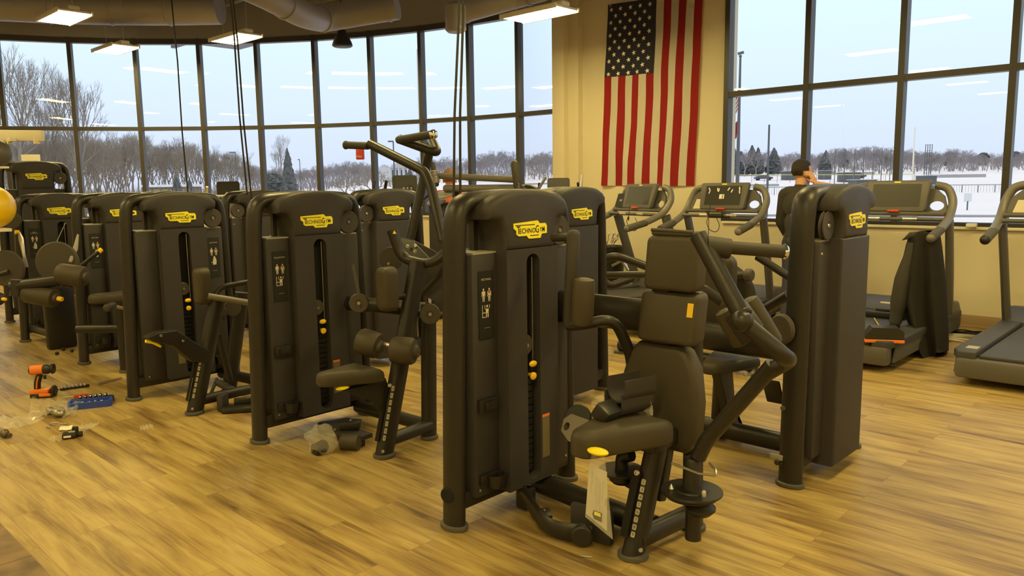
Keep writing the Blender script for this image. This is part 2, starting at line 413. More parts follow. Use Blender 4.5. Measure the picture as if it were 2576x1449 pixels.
# ------------------------------------------------------------------ ducts and things hanging from the ceiling
def arcp(r, a): return Vector((CX+r*math.cos(a), CY+r*math.sin(a), 0))
def duct(bm, pts, r):
    tube(bm, pts, r, 20)
    L_ = 0; P2 = [Vector(p) for p in pts]; acc = 0
    for a, b in zip(P2, P2[1:]):
        l = (b-a).length; k = math.ceil(acc/.9)*.9
        while k <= acc+l:
            p = a+(b-a)*((k-acc)/l); disc(bm, p, b-a, r+.012, .03, .004, 20); k += .9
        acc += l
bm = B()
am = lambda x, y: math.atan2(y-CY, x-CX)
z1 = 4.38
A0, A1 = am(-15.6, 2.9), am(-12.2, 6.2)
duct(bm, [arcp(7.55, A0+(A1-A0)*k/8)+Vector((0, 0, z1)) for k in range(9)], .24)
tag(obj('air_duct', bm, 'duct'), 'round metal air duct following the bowed wall above the leftmost windows', 'duct', 'air ducts under the ceiling')
bm = B()
pts = [pd(560, -60, 8.2), pd(660, -18, 8.6), pd(760, 38, 9.3), pd(812, 50, 9.9), pd(880, 38, 10.0), pd(1000, 18, 9.9)]
duct(bm, fillet(pts, .5, 5), .155)
tag(obj('air_duct', bm, 'duct'), 'bent metal air duct with an elbow above the middle of the bowed windows', 'duct', 'air ducts under the ceiling')
bm = B(); duct(bm, [pd(1170, 25, 10.2), pd(1300, -12, 9.9), pd(1500, -70, 9.4)], .16)
tag(obj('air_duct', bm, 'duct'), 'short metal air duct run left of the big wall flag', 'duct', 'air ducts under the ceiling')
bm = B(); disc(bm, pd(1146, 45, 9.6), (0, 0, 1), .13, .35, .03); tag(obj('duct_collar', bm, 'duct'), 'round duct end hanging behind the centre straps', 'duct')
bm = B()
for k in range(14):
    y = -6+k*1.05
    box(bm, -17.4, 4.9, y, y+.09, CEIL-.16, CEIL-.001, .005)
struct('trim_4', bm, 'ceil')

def light(loc, label, rz=0):
    t = thing('ceiling_light', label, 'ceiling light', loc, rz, 'pendant ceiling lights')
    bm = B(); box(bm, -.42, .42, -.2, .2, .0, .03, .008); box(bm, -.42, .42, -.07, .07, .03, .085, .015); box(bm, -.44, .44, -.215, -.195, -.02, .035, .003); box(bm, -.44, .44, .195, .215, -.02, .035, .003)
    obj('housing', bm, 'cream', t, local=True)
    bm = B(); box(bm, -.41, .41, -.19, .19, -.012, -.001); obj('light_panel', bm, 'lamp', t, local=True)
    for s in (-1, 1):
        bm = B(); tube(bm, [(s*.36, 0, .08), (s*.36, 0, CEIL-loc[2]-.005)], .004, 5); obj('hanging_wire', bm, 'steel', t, local=True)
    return t
LZ = 3.75
def lp(x, y): p = pz(x, y, LZ); return (p.x, p.y, LZ)
light(lp(160, 44), 'lit ceiling light at the far left above the left windows')
light(lp(290, 124), 'lit ceiling light hanging lowest in view against the left windows')
light(lp(592, 97), 'lit ceiling light behind the pair of black straps')
light(tuple(pz(1355, 36, 3.5)), 'lit ceiling light beside the pilaster left of the flag')
light((-3.4, 5.6, LZ), 'added ceiling light out of view that brightens the flag wall')  # added lamp above the view, put in to brighten the flag wall
k = 0
for gx in (-14, -9.4, -5, -.6, 3.4):
    for gy in (-6, -3, 0.2, 3.4, 6.6):
        if (gx, gy) in ((-14, 3.4), (-14, 6.6), (-9.4, 3.4), (-9.4, 6.6), (-5, 6.6), (-14, -6)): continue
        k += 1; light((gx, gy, LZ), 'lit ceiling light out in the room behind the viewer')

sp = thing('ceiling_speaker', 'small black bell shaped speaker hanging before the bowed windows', 'speaker', pd(861, 104, 10.6))
bm = B(); lathe(bm, [(.03, .16), (.05, .15), (.08, .09), (.13, -.02), (.14, -.06), (.12, -.075), (.02, -.07)], (0, 0, 0)); obj('speaker_body', bm, 'black', sp, local=True)
bm = B(); tube(bm, [(0, 0, .15), (0, 0, CEIL-sp.location.z-.005)], .006, 6); obj('hanging_wire', bm, 'black', sp, local=True)

al = thing('fire_alarm', 'red alarm box with white lettering on the bowed window mullion', 'alarm', pd(906, 386, 12.76))
bm = B(); d_ = Vector((0, 0, 1)); cbox(bm, (0, 0, 0), (.13, .07, .20), .012, rot=Matrix.Rotation(.55, 3, 'Z')); obj('alarm_box', bm, 'red', al, local=True)
bm = B(); R_ = Matrix.Rotation(.55, 3, 'Z'); textbm(bm, 'FIRE', .055, lambda a, b, c: R_ @ Vector((a, -.037-c, b-.055))); obj('lettering', bm, 'print', al, local=True)

# black straps hanging from the ceiling
def strap(px0, px1, D, label, wgt=.016):
    a, b = pd(px0[0], px0[1], D), pd(px1[0], px1[1], D)
    t = (CEIL-.17-a.z)/(a.z-b.z); a = a+(a-b)*t
    bm = B(); mid = (a+b)/2+Vector((.01, .01, 0)); tube(bm, [a, a*.75+b*.25+Vector((.012, 0, 0)), mid, a*.25+b*.75-Vector((.01, 0, 0)), b], (wgt, .006), 6)
    single('hanging_strap', bm, 'rope', label, 'strap', 'black straps hanging from the ceiling')
strap((430, 0), (474, 500), 9.0, 'single black strap hanging left of the other straps')
strap((577, 0), (622, 490), 7.7, 'left strap of the pair hanging above the second row')
strap((584, 0), (634, 510), 7.7, 'right strap of the pair hanging above the second row')
strap((1151, 0), (1141, 530), 6.6, 'left strap of the pair hanging beside the pull-down handles')
strap((1161, 0), (1158, 530), 6.6, 'right strap of the pair hanging beside the pull-down handles')

# ------------------------------------------------------------------ wall flag
def flagpt(u, v, off=0):
    """u 0..1 across, v 0..1 down; returns a point on the gently folded cloth"""
    tl, tr, bl, br = (-6.53, 3.93), (-5.085, 3.87), (-6.64, 1.487), (-5.17, 1.47)
    x = (tl[0]*(1-u)+tr[0]*u)*(1-v)+(bl[0]*(1-u)+br[0]*u)*v; z = (tl[1]*(1-u)+tr[1]*u)*(1-v)+(bl[1]*(1-u)+br[1]*u)*v
    y = .035+.018*math.sin(u*17+1.5*v)*(.25+.75*v)+.012*math.sin(u*31+v*5)*v+.008*noise.noise(Vector((u*5, v*9, 2)))
    x += .012*noise.noise(Vector((u*3, v*4, 7)))
    return Vector((x, YW-y-off, z))
fl = thing('wall_flag', 'large red white and blue flag hung vertically on the tan wall', 'flag', (-5.85, YW-.02, 1.48))
bm = B(); nu, nv = 52, 56
g = [[bm.verts.new(flagpt(i/nu, j/nv)) for i in range(nu+1)] for j in range(nv+1)]
for j in range(nv):
    for i in range(nu):
        f = bm.faces.new((g[j][i], g[j][i+1], g[j+1][i+1], g[j+1][i])); s = int(i/4)
        f.material_index = 2 if (s < 7 and (j+.5)/nv < .4) else (0 if s % 2 == 0 else 1)
x = bmesh.ops.solidify(bm, geom=bm.faces[:], thickness=.002)
obj('cloth', bm, None, fl, 60, mats=['red_cloth', 'white_cloth', 'navy'])
bm = B()
for r_ in range(11):
    for c_ in range(9):
        if (r_+c_) % 2: continue
        u, v = (c_+.75)/18.7*1.0+.005, (r_+.75)/11.5*.4+.004
        cv = bm.verts.new(flagpt(u, v, .004)); ring = []
        for k in range(10):
            rr = .036 if k % 2 == 0 else .0145; a = k*PI/5+PI/2+.2
            ring.append(bm.verts.new(flagpt(u+rr*math.cos(a)/1.45, v-rr*math.sin(a)/2.45, .004)))
        for k in range(10): bm.faces.new((cv, ring[k], ring[(k+1) % 10]))
obj('stars', bm, 'white_cloth', fl)
bm = B()
for s in (.03, .5, .97):
    disc(bm, flagpt(s, .006, .004), (0, 1, 0), .012, .006, .001, 12)
obj('grommet', bm, 'steel', fl)
# ------------------------------------------------------------------ outdoors
GZ = -.55
def hz(x): return 464-.0143*(x-1288)
def ss(t): t = max(0, min(1, t)); return t*t*(3-2*t)
def rise(x, D): return .045*max(0, min(D, 350)-150)*(.8*ss((x-600)/500)+.2*ss((x-1100)/600))
def gp(x, D): p = pd(x, hz(x), D); return Vector((p.x, p.y, GZ+rise(x, D)))      # a point on the snow, D metres away along the view
def Ht(x, D, top): return EYE+(hz(x)-top)*D/FPX-gp(x, D).z
bm = B(); DS = (4, 20, 45, 90, 150, 170, 200, 240, 290, 350, 430, 600, 1000); XS = list(range(-2600, 5400, 100))
gg = [[bm.verts.new(gp(x, D)) for x in XS] for D in DS]
for r0, r1 in zip(gg, gg[1:]):
    for k in range(len(XS)-1): bm.faces.new((r0[k], r0[k+1], r1[k+1], r1[k]))
o = obj('snow_ground', bm, 'snow'); o['kind'] = 'structure'
def patch(x0, x1, D0, D1, m, z=.02):
    bm = B(); bm.faces.new([bm.verts.new(gp(x, D)+Vector((0, 0, z))) for x, D in ((x0, D0), (x1, D0), (x1, D1), (x0, D1))])
    o = obj('road', bm, m); o['kind'] = 'structure'
bm = B()
a, b = gp(1750, 47), gp(2900, 38); d = Vector((-.3, .95, 0))
bm.faces.new([bm.verts.new(p+Vector((0, 0, .02))) for p in (a, b, b+d*2.6, a+d*2.6)])
o = obj('road', bm, 'asph'); o['kind'] = 'structure'
for x0, x1, D0, D1 in ((2060, 2200, 230, 250), (2330, 2480, 200, 220), (1880, 1960, 170, 180), (500, 700, 150, 158), (1200, 1420, 200, 210)):
    patch(x0, x1, D0, D1, 'asph')

random.seed(11)
def tree_mesh(name, seed, depth=6, spread=.55, lean=.0, trunk=.30, twig=2, up=.35, m='bark', rad=.016, shrink=.76):
    rnd = random.Random(seed); bm = B()
    def seg(p, q, r0, r1):
        d = (q-p).normalized(); a = d.orthogonal().normalized(); b = d.cross(a)
        A = [bm.verts.new(p+(a*math.cos(t)+b*math.sin(t))*r0) for t in (0, 2.09, 4.19)]; Bq = [bm.verts.new(q+(a*math.cos(t)+b*math.sin(t))*r1) for t in (0, 2.09, 4.19)]
        for k in range(3): bm.faces.new((A[k], A[(k+1) % 3], Bq[(k+1) % 3], Bq[k]))
    def grow(p, d, l, r, k):
        mid = p+d*l*.5+Vector((rnd.uniform(-1, 1), rnd.uniform(-1, 1), 0))*l*.05; q = p+d*l
        q += Vector((rnd.uniform(-1, 1), rnd.uniform(-1, 1), rnd.uniform(-.3, 1)))*l*.07
        seg(p, mid, r, r*.86); seg(mid, q, r*.86, r*.7)
        if k == 0: return
        n = 3 if (k > depth-2 or rnd.random() < .35) else 2
        if k <= 2: n = twig+1
        ph = rnd.uniform(0, 6.28)
        for i in range(n):
            ax = d.orthogonal().normalized(); ax.rotate(Matrix.Rotation(ph+i*6.28/n+rnd.uniform(-.4, .4), 3, d))
            nd = (d+ax*spread*rnd.uniform(.55, 1.25)+Vector((0, 0, up*.5))).normalized()
            grow(p+(q-p)*rnd.uniform(.75, 1) if i else q, nd, l*shrink*rnd.uniform(.75, 1.08), r*.64, k-1)
        if k < depth and rnd.random() < .6:
            ax = d.orthogonal().normalized(); ax.rotate(Matrix.Rotation(rnd.uniform(0, 6.28), 3, d))
            grow(mid, (d+ax*.9).normalized(), l*.6, r*.4, max(0, k-2))
    grow(Vector((0, 0, 0)), Vector((lean, 0, 1)).normalized(), trunk, rad, depth)
    zm = max(v.co.z for v in bm.verts); bmesh.ops.scale(bm, vec=(1/zm,)*3, verts=bm.verts)
    me = bpy.data.meshes.new(name); bm.to_mesh(me); bm.free(); me.materials.append(M[m]); return me
def put(name, me, loc, h, wx, label, cat, group, rz=None):
    o = bpy.data.objects.new(name, me); C.objects.link(o); o.location = loc; o.scale = (h*wx, h*wx, h); o.rotation_euler.z = random.uniform(0, 6.28) if rz is None else rz
    return tag(o, label, cat, group)
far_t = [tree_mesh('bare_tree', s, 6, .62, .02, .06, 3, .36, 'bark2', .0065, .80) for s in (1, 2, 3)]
near_t = [tree_mesh('thicket_tree', s, 6, .46, .03, .12, 2, .5, 'bark', .0068, .80) for s in (21, 22, 23)]
big_t = [tree_mesh('tall_tree', s, 7, .40, .03, .22, 2, .42, 'bark', .011, .80) for s in (31, 32)]
# far hazy line of trees right across the view
G1 = 'bare trees of the far hazy tree line'; L1 = 'bare tree standing in the hazy tree line beyond the snowy field'
top = [(640, 62), (720, 50), (800, 55), (880, 66), (980, 58), (1080, 75), (1180, 72), (1270, 92), (1300, 70), (1380, 88), (1430, 70), (1832, 72), (1850, 82), (1950, 72), (2050, 68), (2140, 84), (2250, 80), (2300, 74), (2400, 74), (2480, 62), (2560, 70), (2650, 64)]
def tt(x):
    for (a, ha), (b, hb) in zip(top, top[1:]):
        if a <= x <= b: return ha+(hb-ha)*(x-a)/(b-a)
    return 60
x = 630
while x < 2640:
    if 1440 < x < 1830: x = 1832
    D = random.uniform(290, 360) if 930 < x < 1045 else random.uniform(225, 350); h = Ht(x, D, hz(x)-tt(x)*random.uniform(.78, 1.06))
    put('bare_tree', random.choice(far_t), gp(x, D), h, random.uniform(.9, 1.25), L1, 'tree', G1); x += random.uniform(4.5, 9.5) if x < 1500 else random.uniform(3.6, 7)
def undergrowth(name, x0, x1, D0, D1, h0, h1, n, m, label):
    bm = B(); rnd = random.Random(5)
    for k in range(n):
        x = rnd.uniform(x0, x1)
        if 1440 < x < 1830: continue
        if 930 < x < 1045 and D0 > 200: continue
        D = rnd.uniform(D0, D1); p = gp(x, D); h = rnd.uniform(h0, h1)
        for q in range(4):
            a = rnd.uniform(0, 6.28); t = p+Vector((math.cos(a)*h*.35, math.sin(a)*h*.35, h*rnd.uniform(.6, 1))); s_ = Vector((math.cos(a+1.57), math.sin(a+1.57), 0))*(.05*D/250+.03)
            bm.faces.new([bm.verts.new(v) for v in (p-s_, p+s_, t)])
    tag(obj(name, bm, m), label, 'undergrowth', None, 'stuff')
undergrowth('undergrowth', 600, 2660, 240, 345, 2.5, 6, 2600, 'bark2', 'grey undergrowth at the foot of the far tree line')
undergrowth('undergrowth', -80, 640, 65, 200, 1.2, 3.2, 2200, 'bark', 'brown undergrowth at the foot of the thicket on the left')
# brown thicket on the left
G2 = 'brown thicket trees outside the leftmost windows'; L2 = 'brown leafless tree in the thicket outside the leftmost windows'
x = -60
while x < 640:
    D = random.uniform(62, 125) if x < 330 else random.uniform(174, 215); f = 1 if x < 320 else max(.55, 1-(x-320)/700)
    h = Ht(x, D, hz(x)-150*f*random.uniform(.7, 1.1))
    put('thicket_tree', random.choice(near_t), gp(x, D), h, random.uniform(.75, 1.1), L2, 'tree', G2); x += random.uniform(5, 9.5)
for x, D, ty, me, w, lb in ((55, 58, 120, 0, .85, 'tall leafless tree at the far left rising above the thicket'), (128, 66, 170, 1, .8, 'second tall leafless tree, right of the tallest at far left'), (205, 62, 185, 0, .8, 'leafless tree with spreading twigs in the second window bay from left'), (705, 190, 338, 1, .62, 'lone tall leafless tree behind the dark evergreen in the distance')):
    put('tall_tree', big_t[me], gp(x, D), Ht(x, D, ty), w, lb, 'tree', None, .4+x)
# evergreens
def conifer(x, D, top_y, w, label, spiky=True):
    t = thing('evergreen_tree', label, 'tree', gp(x, D), random.uniform(0, 6), 'dark evergreens outdoors'); H = Ht(x, D, top_y)
    bm = B(); rnd = random.Random(int(x)); W = w*D/FPX
    n, m = 30, 26; rg = []
    for k in range(n+1):
        f = k/n; r = W*((1-f)**.75*(.55+.45*min(1, f*9)) if spiky else math.sqrt(max(0, 1-(2*f-.85)**2*.75))*(1 if f < .97 else .3))
        rg.append([bm.verts.new((r*q*math.cos(i*2*PI/m), r*q*math.sin(i*2*PI/m), H*(.05+.95*f)+H*.03*rnd.uniform(-1, 1)*(f < .98))) for i in range(m) for q in [rnd.uniform(.62, 1.18)]])
    for a_, b_ in zip(rg, rg[1:]):
        for i in range(m): bm.faces.new((a_[i], a_[(i+1) % m], b_[(i+1) % m], b_[i]))
    bm.faces.new(rg[-1]); bm.faces.new(rg[0])
    obj('foliage', bm, 'green', t, local=True)
    bm = B(); tube(bm, [(0, 0, 0), (0, 0, H*.9)], [.02*H, .004*H], 6); obj('trunk', bm, 'bark', t, local=True)
conifer(727, 150, 372, 22, 'dark pointed evergreen beside the lone tall bare tree')
conifer(690, 140, 432, 26, 'low round evergreen left of the pointed evergreen', False)
conifer(446, 120, 444, 20, 'small evergreen in front of the yellow building')
conifer(478, 125, 448, 14, 'small evergreen right of the yellow building')
conifer(1032, 160, 424, 22, 'dark evergreen beside the white columned house')
for x, y, w, lb in ((1845, 372, 24, 'dark evergreen left of the outdoor flagpole'), (1890, 366, 24, 'dark evergreen right of the outdoor flagpole'), (1905, 371, 20, 'dark evergreen just left of the plain lamp post'), (1945, 372, 24, 'dark evergreen right of the plain lamp post'), (2075, 378, 20, 'dark evergreen behind the ballfield net posts'), (1862, 380, 26, 'dark evergreen directly behind the outdoor flagpole')):
    conifer(x, 235, y, w, lb)
for x in (2120, 2385, 2470, 2550): conifer(x, 300, 384+random.uniform(-4, 6), 15, {2120: 'hazy evergreen behind the middle net posts', 2385: 'hazy evergreen right of the lattice floodlight mast', 2470: 'hazy evergreen in the far right window bay', 2550: 'hazy evergreen at the right edge of the view'}[x], False)
# buildings
hx = gp(422, 165); t = thing('flat_building', 'long low building with yellow walls and a snowy flat roof', 'building', hx, .85)
bm = B(); box(bm, -5.2, 5.2, 0, 6, 0, 2.6); obj('walls', bm, mat('grey_brick', (.16, .13, .11), .9), t, local=True)
bm = B(); box(bm, -5.6, 5.6, -.5, 6.4, 2.6, 3.1); obj('snowy_roof', bm, 'snow', t, local=True)
for k in range(5):
    bm = B(); box(bm, -4.6+k*1.7, -3.4+k*1.7, -.04, .02, .5, 2.1); obj('wall_panel', bm, mat('yellow_panel%d' % k, (.45, .33, .05), .7), t, local=True)
hx = gp(988, 270); t = thing('house', 'white house with columns beyond the snowy field', 'house', hx, .72)
bm = B(); box(bm, -1.0, 6.2, 0, 6, 0, 4.6); box(bm, -5.0, -1.0, 1, 5.5, 0, 3.2); obj('walls', bm, 'housew', t, local=True)
bm = B(); prism(bm, [(-.5, 4.6), (6.4, 4.6), (2.8, 6.6)], [], lambda a, b, c: Vector((a-.2, -2+c, b)), 8.2); prism(bm, [(.8, 3.2), (5.9, 3.2), (3.2, 5.0)], [], lambda a, b, c: Vector((-5.3+c, a-.1, b)), 4.4); obj('roof', bm, 'roof', t, local=True)
for k in range(5):
    bm = B(); tube(bm, [(-.6+k*1.55, -1.6, 0), (-.6+k*1.55, -1.6, 4.6)], .2, 8); obj('column', bm, 'housew', t, local=True)
for k in range(4):
    bm = B(); box(bm, -.1+k*1.55, .6+k*1.55, -.05, .05, .6, 3.9); obj('window', bm, mat('dim_glass%d' % k, (.12, .12, .14), .3), t, local=True)
# lamp posts, poles
def post(x, D, top_y, r, label, arm=0, m='pole', name='lamp_post'):
    t = thing(name, label, 'lamp post' if name == 'lamp_post' else 'post', gp(x, D)); H = Ht(x, D, top_y); r *= .72
    bm = B(); tube(bm, [(0, 0, 0), (0, 0, H)], [r, r*.8], 8); obj('pole', bm, m, t, local=True)
    if name == 'net_post': t['group'] = 'tall ballfield net posts'
    if arm:
        bm = B(); s = arm*D/FPX; v = CR.copy(); v.z = 0; v.normalize(); lin(bm, Vector((0, 0, H)), Vector((0, 0, H))+v*s, .22, .12); obj('lamp_head', bm, m, t, local=True)
post(993, 70, 357, .10, 'dark lamp post with a side arm in front of the white house', -13)
post(757, 110, 402, .09, 'lamp post right of the dark pointed evergreen', -4)
post(597, 95, 384, .09, 'taller lamp post near the parked cars', -14)
post(583, 100, 399, .09, 'shorter lamp post near the parked cars', -10)
post(1931, 45, 316, .10, 'plain dark lamp post right of the outdoor flagpole', 0)
post(1293, 160, 412, .12, 'thin pale pole seen left of the upright roller pad', 0, 'housew', 'utility_pole')
post(2295, 150, 322, .22, 'pale tall foul pole left of the lattice mast', 0, 'cream', 'foul_pole')
for k, x in enumerate((2099, 2123, 2148, 2171, 2195, 2216, 2238, 2262)):
    post(x, 140, 375, .11, 'dark post in the row of tall ballfield net posts', 0, 'pole', 'net_post')
t = thing('floodlight_mast', 'lattice mast of close dark posts beyond the ballfield', 'mast', gp(2332, 150)); H = Ht(2332, 150, 364)
for k in range(4):
    bm = B(); v = CR.copy(); v.z = 0; p = v*(k*.42-.6); tube(bm, [p, p+Vector((0, 0, H))], .07, 6); obj('mast_post', bm, 'pole', t, local=True)
bm = B()
for z in range(8): lin(bm, v*-.6+Vector((0, 0, H*z/8+1)), v*.66+Vector((0, 0, H*z/8+1)), .05)
obj('cross_bars', bm, 'pole', t, local=True)
bm = B(); tube(bm, [gp(1060, 240)*1, gp(1060, 240)+Vector((0, 0, 40))], .25, 6); single('radio_mast', bm, 'roof', 'very tall thin radio mast in the hazy distance', 'mast')
# outdoor flagpole
FP = gp(1855, 60); FP2 = pd(1869, 152, 60)
t = thing('outdoor_flagpole', 'tall dark flagpole outside the right windows with two flags', 'flagpole', FP)
bm = B(); tube(bm, [FP, Vector((FP.x, FP.y, FP2.z))], [.16, .08], 10); obj('pole', bm, 'pole', t)
bm = B(); sphere(bm, (FP.x, FP.y, FP2.z+.12), .12, 10); lin(bm, Vector((FP.x, FP.y, FP2.z+.3))-CR*.2, Vector((FP.x, FP.y, FP2.z+.42))+CR*.25, .06, .2); obj('finial', bm, 'pole', t)
def outflag(name, pts, mats, label, fidx):
    bm = B(); g = [[bm.verts.new(p) for p in r] for r in pts]
    for j in range(len(g)-1):
        for i in range(len(g[0])-1):
            f = bm.faces.new((g[j][i], g[j][i+1], g[j+1][i+1], g[j+1][i])); f.material_index = fidx(i, j)
    bmesh.ops.solidify(bm, geom=bm.faces[:], thickness=.02)
    return single(name, bm, None, label, 'flag', mats=mats, sharp=60)
def fold(i, j): return .25*math.sin(i*.9+j*1.1)
rows = []
for j in range(14):
    f = j/13; x0 = 1863-5*f; y0 = 196+74*f; w = 4+26*min(1, f*1.25); rows.append([pd(x0-w*i/6-2*math.sin(j*.9+i)*i/6, y0+(20+52*f)*i/6, 60+fold(i, j)) for i in range(7)])
outflag('outdoor_flag', rows, ['red_cloth', 'white_cloth', 'navy'], 'striped flag with a blue corner blowing on the outdoor flagpole', lambda i, j: 2 if (j < 6 and i < 4) else (0 if j % 2 == 0 else 1))
rows = []
for j in range(6):
    f = j/5; rows.append([pd(1857-4*f-(6+16*(1-abs(f-.4)))*i/4, 302+44*f+16*i/4, 60+fold(i, j+2)) for i in range(5)])
outflag('outdoor_flag', rows, ['red_cloth'], 'plain red flag below the striped flag on the outdoor flagpole', lambda i, j: 0)
# ballfield fences, dugouts, cars
def fence(x0, D0, x1, D1, h, name, label, rail, mesh_gap, np):
    a, b = gp(x0, D0), gp(x1, D1); t = thing(name, label, 'fence', (a+b)/2)
    bm = B(); lin(bm, a+Vector((0, 0, h)), b+Vector((0, 0, h)), .14, .14); obj('top_rail', bm, rail, t)
    for k in range(np+1):
        p = a+(b-a)*k/np; bm = B(); tube(bm, [p, p+Vector((0, 0, h))], .05, 6); obj('fence_post', bm, 'pole', t)
    bm = B(); n = int((b-a).length/mesh_gap)
    for k in range(n):
        p = a+(b-a)*k/n; lin(bm, p+Vector((0, 0, .05)), p+Vector((0, 0, h-.05)), .035)
    if n: obj('fence_mesh', bm, 'fence', t)
fence(1828, 190, 2300, 175, 1.9, 'ballfield_fence', 'tall ballfield fence with a yellow top rail', 'yrail', 3, 14)
fence(1840, 110, 2120, 116, 1.15, 'snow_fence', 'low grey slatted fence in the snow behind the man', 'fence', .4, 8)
fence(2270, 120, 2640, 104, 1.1, 'snow_fence', 'low grey slatted fence in the snow at the right windows', 'fence', .4, 9)
def hut(x, D, w, d, h, label):
    t = thing('dugout', label, 'shelter', gp(x, D), .9); bm = B(); box(bm, -w/2, w/2, -d/2, d/2, 0, h); obj('walls', bm, 'pole', t, local=True)
    bm = B(); box(bm, -w/2-.2, w/2+.2, -d/2-.3, d/2+.2, h, h+.12); obj('roof', bm, 'roof', t, local=True)
hut(1988, 200, 4, 2.4, 2.2, 'grey dugout left of the man outdoors'); hut(2074, 200, 2.6, 2, 2.2, 'grey dugout just right of the man outdoors'); hut(2135, 185, 4.5, 2.5, 2.2, 'grey dugout among the ballfield net posts'); hut(2170, 125, 3.5, 2.5, 2.0, 'dark dugout left of the jacket treadmill screen outdoors'); hut(2330, 150, 2.6, 2.6, 2.6, 'small dark hut right of the lattice mast')
for x, D, lb in ((2438, 50, 'small white sign board in the snow'), (2540, 52, 'small grey sign board near the right mullion')):
    t = thing('sign_board', lb, 'sign', gp(x, D), .8); bm = B(); box(bm, -.25, .25, -.02, .02, .55, 1.1); obj('board', bm, 'housew' if x < 2500 else 'roof', t, local=True); bm = B(); box(bm, -.03, .03, -.03, .03, 0, .6); obj('stake', bm, 'pole', t, local=True)
def car(x, D, rz, col, label):
    t = thing('parked_car', label, 'car', gp(x, D), rz)
    bm = B(); prism(bm, [(-2.2, .35), (2.2, .35), (2.25, .8), (1.3, .95), (.7, 1.42), (-1.2, 1.42), (-1.9, .95), (-2.2, .9)], [], lambda a, b, c: Vector((a, c-.85, b)), 1.7); obj('car_body', bm, mat('car_paint', col, .3), t, local=True)
    for sx_ in (-1.4, 1.4):
        for sy in (-.8, .8):
            bm = B(); disc(bm, (sx_, sy, .33), (0, 1, 0), .33, .2, .03, 14); obj('wheel', bm, 'black', t, local=True)
for x, D, c, lb in ((520, 120, (.5, .5, .52), 'silver car parked left of the lamp posts'), (545, 125, (.1, .1, .12), 'dark car parked by the lamp posts'), (615, 118, (.06, .06, .08), 'black car parked right of the lamp posts'), (745, 125, (.3, .05, .04), 'reddish car parked near the pointed evergreen'), (785, 130, (.08, .09, .1), 'dark car parked beyond the middle window'), (1920, 200, (.1, .1, .12), 'dark car far beyond the ballfield'), (2155, 205, (.08, .08, .1), 'dark car behind the net posts')):
    car(x, D, random.uniform(.5, 1.1), c, lb)
# bare shrubs in the snow near the windows
bush = tree_mesh('bare_shrub', 77, 4, .8, 0, .16, 3, .2, 'bark', .012)
for x, D, h in ((1092, 30, 1.3), (868, 90, 4), (940, 85, 4.2), (1000, 95, 3.6), (905, 60, 2.2)):
    put('bare_shrub', bush, gp(x, D), h, 1.2, 'bare shrub sticking out of the snow', 'shrub', 'bare shrubs in the snow')
# ------------------------------------------------------------------ weight machines: the tower they share
YZX = lambda a, b, c: Vector((c, a, b))
def mirror(out): return out+[(-a, b) for a, b in reversed(out)]
def logo(root, x, y, z, s=1.0):
    """badge with lettering on a plane facing +X"""
    o = [(-.5, .15), (.22, .19), (.28, .12), (.46, .12), (.5, .06), (.5, -.11), (.34, -.12), (.3, -.21), (-.06, -.21), (-.12, -.14), (-.36, -.14), (-.42, -.10), (-.42, -.02), (-.5, .04)]
    w = .222*s; o = [(a, b*.9) for a, b in o]; bm = B(); prism(bm, [(y+a*w, z+b*w) for a, b in o], [], lambda a, b, c: Vector((x+c, a, b)), .004)
    p = obj('logo_badge', bm, 'logo', root, local=True)
    bm = B(); f = lambda oy, oz: (lambda a, b, c: Vector((x+.0045+c, y+oy*w+a, z+oz*w+b)))
    textbm(bm, 'T', .22*w, f(-.365, -.01), w=.8, bold=.008); textbm(bm, 'ECHNO', .142*w, f(-.10, -.028), w=.98, bold=.008); textbm(bm, 'G', .215*w, f(.195, -.012), w=.72, bold=.008); textbm(bm, 'YM', .142*w, f(.352, -.02), w=.80, bold=.008)
    for a0, a1, b0 in ((-.46, .12, .085), (-.02, .24, -.135)):
        vs = [bm.verts.new(Vector((x+.005, y+a*w, z+b*w))) for a, b in ((a0, b0), (a1, b0), (a1, b0+.016), (a0, b0+.016))]; bm.faces.new(vs)
    obj('logo_lettering', bm, 'ink', p, local=True)
